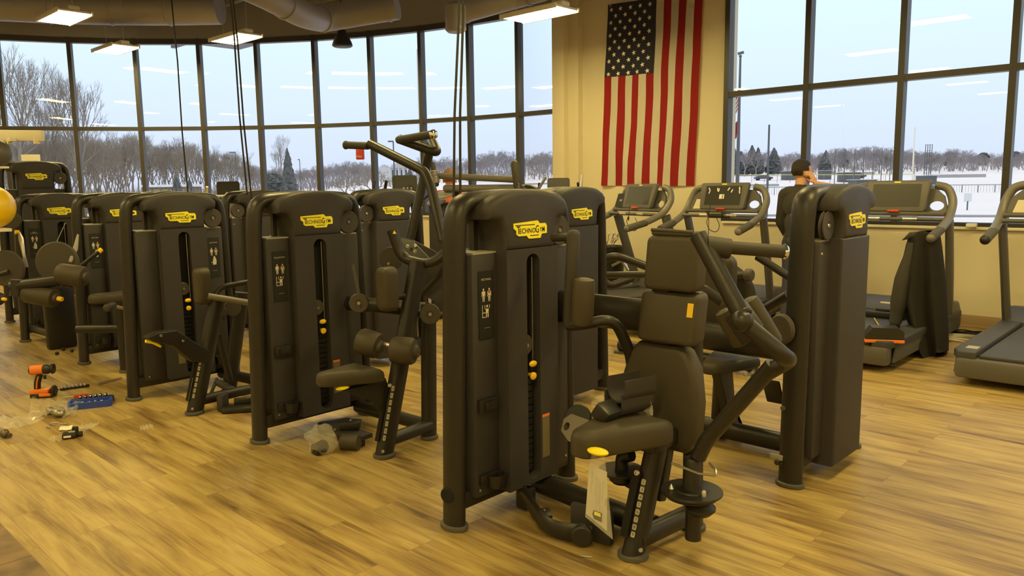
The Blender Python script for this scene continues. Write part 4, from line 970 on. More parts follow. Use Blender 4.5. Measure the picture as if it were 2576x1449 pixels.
roller(T, px(285, 768, -6.2), px(268, 775, -6.05), .03, 'adjust_knob', False, False)
tubep(T, 'adjust_rod', [px(330, 780, -6.3), px(285, 770, -6.2)], .014, 0, 'steel'); bm = B(); tube(bm, [px(326, 789, -6.2), px(336, 790, -6.2)], .02, 12); obj('rod_tip', bm, 'yellow', T)
bm = B(); tube(bm, [px(196, 590, -7.0), px(190, 625, -6.95), px(176, 660, -6.9)], [.008, .02, .014], 8); obj('wrapped_lever', bm, 'edge', T)
# ------------------------------------------------------------------ leg extension machine
T = machine('leg_extension_machine', 'weight machine beside the yellow ball with a leaning silver lever', -8.961, 2.627)
tower(T, ['LEG', 'EXTENSION'], 'row', pul=0)
pulley(T, (.12, .33, 1.24), .085, (.8, .6, 0)); pulley(T, (.1, -.43, 1.24), .085, (.8, -.6, 0))
bm = B(); tube(bm, [px(48, 583, -8.7), px(53, 600, -8.7), px(60, 640, -8.65), px(67, 672, -8.65)], [.008, .024, .016, .018], 8); obj('wrapped_lever', bm, 'steel', T)
bm = B(); tube(bm, [px(38, 584, -8.7), px(48, 584, -8.7)], .02, 10); obj('rod_tip', bm, 'yellow', T)
tubep(T, 'cable', [px(165, 560, -8.8), px(128, 640, -8.75)], .004, 0, 'steel', 6)
bm = B(); disc(bm, px(15, 675, -8.4), (.75, -.65, 0), .17, .04, .012, 32); q = obj('cam_disc', bm, 'disc', T); bm = B(); tube(bm, [px(0, 690, -8.35), px(22, 683, -8.3)], .022, 12); obj('cam_handle', bm, 'black', q)
roller(T, px(-22, 750, -8.1), px(2, 752, -8.0), .06, yellow=True)
bm = B(); cbox(bm, px(150, 800, -8.30), (.10, .26, .60), .03); obj('drive_housing', bm, 'frame', T)
tubep(T, 'cross_bar', [(-8.9, 2.3, .13), (-8.3, 2.35, .13)], .04, 0)
# taller tower at the row's far end
T = machine('tall_cable_machine', 'tallest weight machine at the far end of the row', -10.45, 2.86)
tower(T, None, front=False, H=1.83, pul=1, logo_s=1.0)
# ------------------------------------------------------------------ second row, seen from behind
def back(x, y, name, label):
    T = machine(name, label, x, y); tower(T, None, front=False, pul=-1); return T
T = back(-1.549, 4.05, 'chest_press_machine', 'weight machine at the right standing alone nearest the treadmills')
pulley(T, (-.02, .0, 0), .001) if False else None
bm = B(); cbox(bm, py(1955, 1150, 3.63), (.075, .004, .03), .001); obj('serial_plate', bm, 'edge', T)
bm = B(); disc(bm, py(1970, 1027, 3.615), (.45, -.9, 0), .013, .006); q = obj('leg_button', bm, 'disc', T)
bm = B(); disc(bm, py(1955, 1163, 3.625), (.3, -.95, 0), .014, .02); bolt(bm, py(1966, 1167, 3.62), (.3, -.95, 0), .008); obj('leg_bolt', bm, 'black', T)
tubep(T, 'main_beam', [(-1.62, 4.05, .62), (-2.45, 4.05, .62)], (.085, .05), 0, seg=18, up=(0, 0, 1)); tubep(T, 'base_beam', [(-1.60, 4.05, .075), (-2.45, 4.05, .075)], (.055, .045), 0, up=(0, 0, 1))
bm = B(); disc(bm, (-1.60, 3.62, .80), (-.3, -1, 0), .075, .03, .01); disc(bm, py(2014, 836, 3.76), (.9, -.4, 0), .078, .03, .01); obj('cam_disc', bm, 'disc', T)
seat(T, -2.14, 3.86, 4.22, .505, .30, 0, .07)
tubep(T, 'seat_post', [(-2.2, 4.12, .005), (-2.12, 4.0, .46)], (.055, .04), 0, up=(0, 1, 0)); foot(T, (-2.2, 4.12), .05)
bm = B(); o = [(3.90, .44), (4.06, .44), (4.10, .22), (4.18, .02), (4.22, .02), (4.05, .10), (3.98, .28)]; prism(bm, o, [], lambda a, b, c: Vector((-2.13+c, a, b)), .05, .006); obj('seat_bracket', bm, 'black', T)
padp(T, 'back_pad', rrect(.34, .46, .06, 4, -2.32, .86), lambda a, b, c: Vector((a, 4.22-c, b)), .08, .03)
tubep(T, 'press_arm', [py(1690, 775, 4.0), py(1760, 720, 3.9), py(1820, 760, 3.9)], .03, .06); tubep(T, 'link_arm', [py(1905, 645, 4.4), py(1990, 700, 4.4)], .024, 0); tubep(T, 'link_arm', [py(1905, 790, 4.6), py(1985, 742, 4.5)], .032, 0)
bm = B(); cbox(bm, py(1945, 985, 3.95), (.10, .015, .16), .006, rot=Matrix.Rotation(.5, 3, 'X')); obj('tilted_display', bm, 'screen', T)
T = back(-3.383, 4.15, 'shoulder_press_machine', 'weight machine right behind the nearest machine and left of its pads')
tubep(T, 'base_beam', [(-3.43, 4.15, .075), (-4.2, 4.15, .075)], (.055, .045), 0, up=(0, 0, 1)); foot(T, (-4.15, 4.15), .05)
T = back(-5.33, 4.08, 'abdominal_machine', 'weight machine directly behind the raised forked handles')
tubep(T, 'base_beam', [(-5.38, 4.08, .075), (-6.1, 4.08, .075)], (.055, .045), 0, up=(0, 0, 1)); foot(T, (-6.05, 4.08), .05)
T = back(-7.46, 4.06, 'leg_press_machine', 'weight machine behind the gap left of the roller knee pads, crossed by two straps')
tubep(T, 'base_beam', [(-7.5, 4.06, .075), (-8.2, 4.06, .075)], (.055, .045), 0, up=(0, 0, 1)); foot(T, (-8.15, 4.06), .05)
T = back(-9.75, 4.06, 'calf_machine', 'weight machine of which only the hood shows over the row')
# ------------------------------------------------------------------ treadmills
def treadmill(x, y, label, rz=0):
    t = thing('treadmill', label, 'treadmill', (x, y, 0), rz, 'treadmills facing the windows')
    L = lambda n, bm, m, p=None, sh=40: obj(n, bm, m, p or t, sh, local=True)
    for s in (-1, 1):
        bm = B(); prism(bm, [(s*.29, -1.4), (s*.41, -1.4), (s*.455, -1.3), (s*.455, .6), (s*.29, .6)], [], lambda a, b, c: Vector((a, b, .20+c)), .055, .012); L('foot_rail', bm, 'belt')
        bm = B(); prism(bm, [(-1.33, .075), (.6, .075), (.6, .20), (-1.28, .20)], [], lambda a, b, c: Vector((s*(.43+c), a, b)), .014, .004); L('side_plate', bm, 'rubber')
    bm = B(); box(bm, -.42, .42, -1.42, -1.30, .055, .205, .025); box(bm, -.41, .41, -1.32, .6, .07, .2, .01); L('deck_frame', bm, 'tread')
    bm = B(); box(bm, -.275, .275, -1.37, .35, .20, .232, .012); L('running_belt', bm, 'belt')
    bm = B()
    for k in range(5): box(bm, -.31-.0, -.39, -1.26+k*.022, -1.25+k*.022, .255, .2565)
    L('rail_marks', bm, 'print')
    bm = B(); prism(bm, [(.22, .09), (.72, .07), (.74, .22), (.62, .34), (.40, .36), (.22, .25)], [], lambda a, b, c: Vector((-.43+c, a, b)), .86, .03); h = L('motor_hood', bm, 'tread')
    bm = B(); prism(bm, rrect(.30, .03, .01, 3), [], lambda a, b, c: Vector((a-.05, .31+b*.7, .305+b*.4+c)), .003); L('maker_plate', bm, 'print', h)
    for sx_ in (-.36, .36):
        for sy in (-1.12, .55):
            bm = B(); tube(bm, [(sx_, sy, .03), (sx_, sy, .08)], .009, 8); disc(bm, (sx_, sy, .012), (0, 0, 1), .035, .022, .006, 16); L('levelling_foot', bm, 'rubber')
    for s in (-1, 1):
        bm = B(); tube(bm, [(s*.42, .30, .22), (s*.435, .18, .62), (s*.45, .0, 1.14)], (.062, .034), 14, 0, (0, 1, 0)); L('upright', bm, 'tread')
        bm = B(); pts = [(s*.455, -.56, 1.02), (s*.455, -.30, 1.075), (s*.46, -.04, 1.17), (s*.455, .08, 1.32), (s*.40, .10, 1.44), (s*.30, .10, 1.46)]
        tube(bm, pts, .037, 16, .16); L('handrail', bm, 'tube')
        bm = B(); lathe(bm, [(.037, -.002), (.036, .01), (.02, .026), (.002, .03)], pts[0], Vector(pts[0])-Vector(pts[1]), 18); L('grip_cap', bm, 'black' if s < 0 else 'tube')
        bm = B(); tube(bm, fillet(pts, .16)[:3][:2]+[Vector(pts[1])*.98+Vector(pts[2])*.02], .0395, 16, 0); L('rubber_grip', bm, 'rubber')
    # console panel with holes for the bottle cups, screen in front of it
    tl = .32
    fn = lambda a, b, c: Vector((a, .02+tl*(b-1.2)-c, b))
    hole = lambda cx: [(cx+.062*math.cos(k*PI/8), 1.275+.042*math.sin(k*PI/8)) for k in range(16)]
    out = [(-.42, 1.215), (.42, 1.215), (.425, 1.25), (.39, 1.36), (.31, 1.43), (-.31, 1.43), (-.39, 1.36), (-.425, 1.25)]
    bm = B(); prism(bm, out, [hole(.335)], fn, .03, .0); L('console', bm, 'tread')
    bm = B(); box(bm, -.43, .43, -.09, .03, 1.185, 1.222, .012); L('console_shelf', bm, 'tread')
    bm = B(); prism(bm, rrect(.50, .285, .025, 4, 0, 1.365), [], lambda a, b, c: Vector((a*(1.08-.35*(1.34-b)), .0+.30*(b-1.34)-c, b)), .045, .012); s_ = L('screen_housing', bm, 'tread')
    bm = B(); prism(bm, rrect(.42, .205, .006, 2, 0, 1.372), [], lambda a, b, c: Vector((a, -.0455+.30*(b-1.34)-c, b)), .002); L('screen', bm, 'screen', s_)
    bm = B(); prism(bm, rrect(.055, .012, .003, 2, 0, 1.492), [], lambda a, b, c: Vector((a, -.046+.30*(b-1.34)-c, b)), .003); L('badge', bm, 'logo', s_)
    bm = B(); prism(bm, [(-.38, 1.225), (-.29, 1.225), (-.29, 1.33), (-.35, 1.33)], [], lambda a, b, c: Vector((a, -.012+tl*(b-1.2)-c, b)), .004); L('info_panel', bm, 'print')
    bm = B(); tube(bm, [(-.45, -.13, 1.158), (.45, -.13, 1.158)], .019, 12); L('front_bar', bm, 'tread')
    for s in (-1, 1):
        bm = B(); tube(bm, [(s*.10, -.13, 1.158), (s*.22, -.13, 1.158)], .0205, 12); L('pulse_sensor', bm, 'steel')
    bm = B(); box(bm, -.05, .05, -.11, -.06, 1.22, 1.24, .006); L('stop_button', bm, mat('stop_red', (.62, .06, .03), .45) if 'stop_red' not in bpy.data.materials else bpy.data.materials['stop_red'])
    return t
TY = 7.75
T0 = treadmill(-5.20, 7.75, 'treadmill below the flag with a card leaning by its screen', -.3)
def tcopy(x, label):
    c = copytree(T0); c.location = (x, TY, 0); c.rotation_euler = (0, 0, 0); c['label'] = label; ORG[c.name] = Vector((x, TY, 0)); return c
T1_ = tcopy(-4.12, 'treadmill left of the man with a white sticker on its screen'); T1_.rotation_euler = (0, 0, .0)
T2_ = tcopy(-2.36, 'treadmill with a black jacket hung over its right rail'); T3_ = tcopy(-1.05, 'treadmill cut off by the right edge of the view')
# sticker on one screen, card leaning on another
s0 = [c for c in T1_.children if c.name.startswith('screen_housing')][0]
bm = B(); prism(bm, rrect(.058, .048, .005, 3, -.01, 1.36), [], lambda a, b, c: Vector((a, -.048+.30*(b-1.34)-c, b)), .001); st = obj('screen_sticker', bm, 'paper', s0, local=True)
bm = B(); textbm(bm, 'f', .06, lambda a, b, c: Vector((a, -.0496+.30*(b+.015)-.0003, 1.355+b)), bold=.01); obj('sticker_letter', bm, 'ink', st, local=True)
bm = B()
for a_, b_, q in ((-.17, 1.44, .5), (-.165, 1.41, -.3), (-.07, 1.435, .2), (-.055, 1.43, -.1), (.06, 1.44, -.6), (.10, 1.42, -.4), (.185, 1.445, .3), (.19, 1.41, .2)):
    c_, s_ = math.cos(q), math.sin(q); vs = [bm.verts.new(Vector((a_+u*c_-v*s_, -.0482+.30*(b_+u*s_+v*c_-1.34), b_+u*s_+v*c_))) for u, v in ((-.006, -.018), (.006, -.018), (.006, .018), (-.006, .018))]; bm.faces.new(vs)
obj('painted_light_reflections', bm, 'paper', s0, local=True)  # white strips painted on the glass as reflections of the lamps
cm = Matrix.Translation((-5.20, 7.75, 0)) @ Matrix.Rotation(-.3, 4, 'Z') @ Matrix.Translation((-.335, -.035, 1.312)) @ Matrix.Rotation(-.35, 4, 'X')
bm = B(); box(bm, -.085, .085, -.003, .003, -.085, .085, mtx=cm); c_ = single('leaning_card', bm, 'ink', 'black card with a small white symbol leaning left of the leftmost screen', 'card')
bm = B()
for pts in ([(-.02, -.015), (-.02, .015), (-.012, .015), (-.012, -.015)], [(.012, -.015), (.012, .015), (.02, .015), (.02, -.015)], [(-.012, .003), (.012, .003), (.012, -.003), (-.012, -.003)]):
    bm.faces.new([bm.verts.new(cm @ Vector((a, -.0036, b))) for a, b in pts])
obj('card_symbol', bm, 'print', c_)
# jacket over the right rail of the third treadmill
J = thing('jacket', 'black jacket hung over the right rail of the treadmill, sleeve dangling', 'jacket', (-1.9, 7.35, .2))
bm = B(); rows = [(582, 2314, 2350), (586, 2299, 2359), (596, 2288, 2364), (620, 2280, 2368), (660, 2270, 2373), (710, 2262, 2378), (760, 2262, 2381), (800, 2278, 2383), (840, 2298, 2384), (876, 2312, 2384)]
gj = []; ns = 56; rows = [tuple(a_*(1-k/4)+b_*k/4 for a_, b_ in zip(r0, r1)) for r0, r1 in zip(rows, rows[1:]) for k in range(4)]+[rows[-1]]
for j, (yy, xl, xr) in enumerate(rows):
    f = min(1, max(0, (yy-582)/294)); cx_ = (xl+xr)/2; a = py(xl, yy, 7.34); b = py(xr, yy, 7.34); c0 = (a+b)/2; hw = (b-a).length/2; row = []
    for k in range(ns):
        t_ = 2*PI*k/ns; cw, sw = math.cos(t_), math.sin(t_); rip = 1+.26*min(1, f*3)*math.sin(k*7*2*PI/ns+1.2*f)*(.6+.4*math.sin(k*3*2*PI/ns))
        x_ = c0.x+hw*cw; y_ = 7.34+sw*(.17+.03*f)*rip+.05*f*math.sin(cw*5)*(1 if sw < 0 else 0)
        z_ = c0.z-(.0 if j < 26 else (.09*f*max(0, math.sin(cw*4.2+.8))+.05*f*max(0, sw)))
        row.append(bm.verts.new((x_, y_, z_)))
    gj.append(row)
for r0, r1 in zip(gj, gj[1:]):
    for k in range(ns): bm.faces.new((r0[k], r0[(k+1) % ns], r1[(k+1) % ns], r1[k]))
bm.faces.new(gj[0])
bmesh.ops.solidify(bm, geom=bm.faces[:], thickness=.006)
obj('jacket_body', bm, 'jacket', J, 100)
bm = B(); tube(bm, fillet([py(2300, 612, 7.22), py(2276, 690, 7.18), py(2260, 770, 7.16), py(2252, 812, 7.15)], .2), [.05, .075, .070, .05], 16); q = obj('sleeve', bm, 'jacket', J)
bm = B(); tube(bm, [py(2253, 806, 7.15), py(2247, 833, 7.14)], .043, 14); obj('cuff', bm, 'rope', q)
bm = B(); tube(bm, [py(2330, 592, 7.25), py(2290, 592, 7.2), py(2270, 604, 7.2)], [.035, .028, .004], 10); obj('collar', bm, 'jacket', J)
# things lying on that treadmill
t = thing('battery_charger', 'black and orange charger lying on the treadmill under the jacket', 'charger', pz(2220, 858, .235), .5)
bm = B(); prism(bm, [(-.14, .02), (.14, .02), (.14, .09), (.10, .12), (-.09, .12), (-.14, .05)], [], lambda a, b, c: Vector((a, c-.08, b)), .15, .012); obj('charger_body', bm, 'black', t, local=True)
bm = B(); box(bm, -.145, .145, -.085, .075, .0, .026, .006); obj('charger_base', bm, 'orange', t, local=True)
bm = B(); tube(bm, [(.14, 0, .02), (.19, .01, .01), (.2, .05, .006), (.16, .06, .006)], .005, 8, .03); obj('cord', bm, 'black', t, local=True)
bm = B(); tm = pz(2194, 852, .235); box(bm, tm.x-.03, tm.x+.03, tm.y-.03, tm.y+.03, .235, .30, .01); tube(bm, [tm+Vector((0, .03, .02)), tm+Vector((.03, .2, .012)), pz(2199, 800, .25)], .005, 6); single('tape_measure', bm, 'yellow', 'yellow tape measure with its tape pulled out on the treadmill', 'tape measure')
bm = B(); tm = pz(2215, 797, .235); box(bm, tm.x-.24, tm.x+.22, tm.y-.06, tm.y+.06, .235, .29, .01); box(bm, tm.x-.05, tm.x+.15, tm.y, tm.y+.04, .285, .315, .008); single('tool_case', bm, 'black', 'black tool tray on the treadmill before the motor hood', 'tool tray')
# cords on the floor at the wall
bm = B(); pts = []
for k in range(64):
    a = k/63*2*PI*3.2; r = .19+.012*math.sin(k*.7); pts.append((-1.80+r*1.0*math.cos(a)+.006*k/10, 8.12+r*.72*math.sin(a), .012+.010*(k/20)))
pts.append((-1.62, 8.0, .01)); tube(bm, pts, .009, 8); single('coiled_cord', bm, 'cream', 'coiled cream cord on the floor right of the jacket', 'cord')
bm = B(); pts = [(-2.0+.26*math.sin(k*.9)+.02*k*.3, 8.45+.09*math.cos(k*1.3), .012+.006*(k % 5)) for k in range(26)]; tube(bm, fillet(pts, .05, 3), .007, 6); single('tangled_cable', bm, 'black', 'tangled black cable on the floor against the baseboard', 'cable')
bm = B(); box(bm, -1.88, -1.52, 7.45, 8.05, 0, .004); single('cardboard_sheet', bm, mat('cardboard', (.50, .34, .17), .85), 'flat tan cardboard sheet under the coiled cord', 'cardboard')
bm = B(); tube(bm, [(-2.35, YW-.02, .62), (-2.30, YW-.05, .70), (-2.24, YW-.05, .66), (-2.26, YW-.04, .5), (-2.30, YW-.06, .2), (-2.1, 8.8, .01)], .007, 6, .05); single('power_cable', bm, 'black', 'black power cable looping down the wall behind the jacket', 'cable')
o1 = thing('wall_outlet', 'white power outlet low on the tan wall between treadmills', 'outlet', (-3.25, YW-.008, .42))
bm = B(); box(bm, -.045, .045, -.008, .0, -.06, .06, .003); obj('cover_plate', bm, 'paper', o1, local=True)
bm = B(); box(bm, -.016, .016, -.0095, -.0075, .012, .036); box(bm, -.016, .016, -.0095, -.0075, -.036, -.012); obj('sockets', bm, 'rubber', o1, local=True)
bm = B(); tube(bm, [(-3.25, YW-.02, .40), (-3.22, YW-.10, .32), (-3.27, YW-.2, .15), (-3.32, 8.5, .012), (-3.6, 8.3, .012)], .008, 6, .08); single('power_cable', bm, 'black', 'black power cable plugged into the low wall outlet', 'cable')
for x_, Y_, lb in ((1780, 7.60, 'black power adapter dangling from the stickered treadmill'), (1578, 7.55, 'small clip on a cord dangling from the leftmost treadmill')):
    t = thing('dangling_clip', lb, 'clip', py(x_+3, 545, Y_)); a = Vector((0, 0, 0)); bm = B()
    if x_ > 1700: cbox(bm, (.09, 0, .012), (.16, .05, .05), .012); cbox(bm, (.21, 0, 0), (.07, .03, .03), .006); tube(bm, [(0, 0, .01), (-.02, 0, .06)], .015, 8)
    else: tube(bm, [(0, 0, .0), (0, 0, -.045)], [.012, .006], 8)
    obj('clip_body', bm, 'black', t, local=True)
    bm = B(); tube(bm, [(0, 0, 0), (-.03, 0, -.05), (.0, .01, -.15), (.10, .01, -.17), (.13, .01, -.09), (.09, 0, -.01)], .004, 6, .08)
    if x_ > 1700: tube(bm, [(.0, .0, 0), (.0, .0, -.32)], .004, 6)
    tube(bm, [(0, 0, 0), (0, .03, .13)], .004, 6)
    obj('cord', bm, 'black', t, local=True)
bm = B(); box(bm, -2.03, -1.94, YW-.09, YW-.02, SILL, SILL+.035, .004); single('paper_stack', bm, 'paper', 'small white paper stack on the window ledge by the jacket treadmill', 'paper')
# pot of white twigs behind the near machines
t = thing('potted_twigs', 'dark pot of white budded twigs low before the tan wall', 'potted plant', (py(1532, 620, 8.3).x, 8.3, 0))
bm = B(); lathe(bm, [(.16, 0), (.20, .45), (.22, .70), (.19, .70), (.17, .66)], (0, 0, 0)); obj('pot', bm, 'black', t, local=True)
bm = B(); rnd = random.Random(3); tips = []
for k in range(9):
    a = rnd.uniform(0, 6.28); p = Vector((0, 0, .65)); 
    for s_ in range(3):
        q = p+Vector((math.cos(a+rnd.uniform(-.6, .6))*.07, math.sin(a+rnd.uniform(-.6, .6))*.07, .075)); tube(bm, [p, q], .004, 5); p = q; tips.append(q)
obj('twigs', bm, 'bark', t, local=True)
bm = B()
for q in tips: sphere(bm, q, .014, 6)
obj('buds', bm, 'paper', t, local=True)['kind'] = 'stuff'

# ------------------------------------------------------------------ machines further back
T = machine('plate_loaded_machine', 'machine with long pale bars, spring collars and discs behind the front row', -6.1, 6.0)
Y = 6.0
for nm, a, b, r in (('long_bar', (1060, 440), (1300, 452), .036), ('long_bar', (1120, 474), (1330, 474), .040)):
    tubep(T, nm, [py(*a, Y), py(*b, Y+.1)], r, 0, 'tube')
tubep(T, 'curved_arm', [py(1325, 472, Y+.1), py(1350, 478, Y+.1), py(1378, 520, Y+.1), py(1385, 600, Y+.2)], .04, .1, 'frame')
tubep(T, 'roller_pad', [py(1303, 472, Y), py(1295, 412, Y)], .045, 0, 'pad', dome=True)
for a, b in (((1098, 465), (1088, 412)), ((1312, 505), (1303, 466))):
    A, Bq = py(*a, Y-.05), py(*b, Y-.05); bm = B(); n = 9
    for k in range(n): disc(bm, A+(Bq-A)*(.1+.6*k/n), Bq-A, .045, .010, .003, 16)
    obj('spring_collar', bm, 'steel', T); tubep(T, 'weight_horn', [A, Bq], .03, 0, 'black', dome=True)
for x_, y_, r in ((1115, 490, .12), (1098, 508, .11), (1190, 511, .14)):
    bm = B(); disc(bm, py(x_, y_, Y-.05), (.1, -.3, 1), r, .025, .006); obj('pale_disc', bm, 'edge', T)
bm = B(); a = py(1112, 535, Y-.1)
tube(bm, [a+Vector((-.04, 0, .06)), a+Vector((-.05, 0, -.02)), a+Vector((0, 0, -.07)), a+Vector((.05, 0, -.02)), a+Vector((.04, 0, .06))], .010, 8, .05); obj('hook', bm, 'black', T)
bm = B(); a = py(1135, 590, Y+.1); cbox(bm, (a.x, a.y, .665), (.50, .16, 1.33), .03, rot=Matrix.Rotation(.78, 3, 'Z')); obj('stack_column', bm, 'panel', T)
for x_ in (-6.6, -5.75):
    tubep(T, 'post', [(x_, 6.15, .005), (x_, 6.1, 1.50)], .045, 0); foot(T, (x_, 6.15), .05)
tubep(T, 'base_beam', [(-6.6, 6.15, .08), (-5.75, 6.15, .08)], .045, 0)
T = machine('plate_loaded_machine', 'low machine of curved tubes between the nearest pads and the treadmills', -3.6, 5.6, 'machines behind the second row')
Y = 5.5
tubep(T, 'loop_tube', [py(1680, 690, Y+.2), py(1550, 642, Y), py(1512, 655, Y), py(1505, 690, Y), py(1530, 722, Y+.05), py(1590, 700, Y+.3)], .036, .12)
tubep(T, 'handle_tube', [py(1520, 692, Y-.1), py(1650, 690, Y-.1)], .030, 0); 
bm = B(); sphere(bm, py(1516, 692, Y-.1), .04, 14); obj('end_cap', bm, 'disc', T)
tubep(T, 'handle_tube', [py(1750, 695, Y), py(1885, 692, Y)], .030, 0); bm = B(); disc(bm, py(1884, 692, Y), (1, 0, 0), .05, .06, .012); obj('end_cap', bm, 'disc', T)
tubep(T, 'curved_beam', [py(1690, 690, Y+.1), py(1800, 672, Y+.1), py(1865, 700, Y+.1), py(1888, 790, Y+.15), py(1890, 880, Y+.2)], (.08, .045), .25, up=(0, 0, 1))
bm = B(); cbox(bm, py(1770, 720, Y+.2), (.5, .2, .25), .05); cbox(bm, py(1790, 790, Y+.3), (.5, .25, .2), .06); obj('mechanism_cover', bm, 'black', T)
tubep(T, 'base_beam', [(-4.0, 5.65, .07), (-2.7, 5.65, .07)], .05, 0); foot(T, (-4.0, 5.65), .05); foot(T, (-2.7, 5.65), .05)
tubep(T, 'post', [(-3.3, 5.7, .07), (-3.3, 5.7, .8)], .05, 0)
bm = B(); lin(bm, py(1540, 668, Y+.3), py(1565, 655, Y+.3), .02); lin(bm, py(1565, 655, Y+.3), py(1580, 680, Y+.3), .02); obj('steel_link', bm, 'steel', T)
def bike(D, x_, y_, label, rz, wheel=False):
    p = pd(x_, y_, D); t = thing('exercise_bike', label, 'exercise bike', (p.x, p.y, 0), rz, 'exercise bikes by the bowed windows'); H = p.z
    bm = B(); prism(bm, rrect(.30, .26, .03, 3, 0, H), [], lambda a, b, c: Vector((a, -.05+.3*(b-H)+c, b)), .05, .012); q = obj('console', bm, 'black', t, local=True)
    bm = B(); prism(bm, rrect(.24, .17, .01, 2, 0, H+.02), [], lambda a, b, c: Vector((a, -.054+.3*(b-H)-c, b)), .002); obj('screen', bm, 'screen', q, local=True)
    bm = B()
    for i in range(3):
        for j in range(3): box(bm, -.03+i*.045, -.01+i*.045, -.083, -.075, H-.085+j*.026, H-.068+j*.026)
    obj('buttons', bm, 'print', q, local=True)
    bm = B(); tube(bm, [(0, .15, .3), (0, .05, H-.15)], (.06, .045), 12); obj('front_post', bm, 'edge' if wheel else 'tread', t, local=True)
    bm = B(); box(bm, -.1, .1, -.8, .45, .08, .55, .08); obj('drive_cover', bm, 'tread', t, local=True)
    for y in (-.8, .42):
        bm = B(); tube(bm, [(-.3, y, .05), (.3, y, .05)], .045, 10); obj('base_bar', bm, 'frame', t, local=True)
    for s in (-1, 1):
        bm = B(); tube(bm, [(s*.05, .02, H-.22), (s*.22, -.05, H-.16), (s*.27, -.25, H-.1), (s*.25, -.36, H+.06)], .018, 8, .08); obj('handlebar', bm, 'cream' if wheel else 'frame', t, local=True)
    bm = B(); prism(bm, [(-.13, -.62), (.13, -.62), (.05, -.3), (-.05, -.3)], [], lambda a, b, c: Vector((a, b, .92+c)), .07, .02); tube(bm, [(0, -.5, .5), (0, -.5, .93)], .03, 10); obj('seat', bm, 'pad', t, local=True)
    return t
b0 = bike(10.8, 575, 480, 'exercise bike with a pale oval handle left of the two straps', 1.05, True)
bm = B(); pts = [(-.10+.11*math.cos(k*PI/10), -.25+.06*math.sin(k*PI/10), b0.location.z+1.42) for k in range(21)]; tube(bm, pts, .016, 8); obj('oval_handle', bm, 'cream', b0, local=True)
bike(9.4, 1018, 468, 'exercise bike with a dark console seen between the handles and a hood', 1.0)
bike(10.4, 1405, 472, 'exercise bike below the pilaster left of the flag', .7)
def bar(p, q, r, m, nm, label):
    bm = B(); tube(bm, [p, q], r, 10); single(nm, bm, m, label, 'bar', 'upright machine bars by the bowed windows')
bm = None
for a, b, D, m, lb in (((943, 455), (925, 560), 9.6, 'frame', 'slim dark lever standing above the hood behind the handles'), ((1373, 446), (1340, 500), 9.0, 'tube', 'slanted dark lever against the snow left of the pilaster'), ((1464, 440), (1457, 500), 9.3, 'steel', 'bright steel rod standing against the pilaster')):
    A, Bq = pd(*a, D), pd(*b, D); t_ = (Bq.z-.01)/(A.z-Bq.z); bar(A, Bq+(Bq-A)*t_, .016, m, 'machine_lever', lb)
# cream ball rack with balls at the left edge
rk = thing('ball_rack', 'cream metal rack beam reaching in at the left edge', 'rack', (-9.0, 2.0, 0))
A, Bq = pd(-215, 338, 7.65), pd(108, 342, 7.5)
bm = B(); lin(bm, A, Bq, .06, .105, .008); obj('top_beam', bm, 'cream', rk)
bm = B(); cbox(bm, pd(92, 352, 7.5), (.05, .05, .08), .006); obj('end_bracket', bm, 'cream', rk)
bm = B(); cbox(bm, pd(25, 352, 7.52), (.22, .05, .04), .006); lin(bm, pd(22, 352, 7.52), pd(24, 364, 7.52), .03); obj('trolley_bracket', bm, 'cream', rk)
bm = B(); P0 = pd(-200, 340, 7.6); tube(bm, [(P0.x, P0.y, 0), (P0.x, P0.y, P0.z)], .05, 12); obj('rack_post', bm, 'cream', rk)
def shelf(z, nm):
    bm = B(); p = pd(-40, 500, 7.8); box(bm, P0.x-.25, P0.x+.25, P0.y-.2, P0.y+.22, z-.03, z, .006); obj(nm, bm, 'cream', rk)
yb = pd(-22, 521, 7.15); rb = .198
bm = B(); sphere(bm, yb, rb, 32); bo = single('exercise_ball', bm, 'ball', 'big yellow exercise ball at the left edge', 'ball')
bm = B(); box(bm, yb.x-.12, yb.x+.12, yb.y-.12, yb.y+.12, yb.z-rb-.03, yb.z-rb, .006); lin(bm, (P0.x, P0.y, yb.z-rb-.03), (yb.x, yb.y, yb.z-rb-.02), .05); obj('shelf', bm, 'cream', rk)
kb = pd(-7, 385, 7.3); bm = B(); sphere(bm, kb, .125, 28); single('medicine_ball', bm, 'tread', 'dark ball above the yellow one at the left edge', 'ball')
bm = B(); box(bm, kb.x-.07, kb.x+.07, kb.y-.07, kb.y+.07, kb.z-.145, kb.z-.125, .004); lin(bm, (P0.x, P0.y, kb.z-.14), (kb.x, kb.y, kb.z-.14), .03); obj('shelf', bm, 'cream', rk)
bm = B(); P_s = pd(76, 425, 13.0); cbox(bm, pd(78, 404, 12.9), (.28, .01, .20), rot=Matrix.Rotation(1.0, 3, 'Z')); nn = single('window_notice', bm, 'paper', 'pale notice sheet taped to the window above the tallest machine', 'notice')

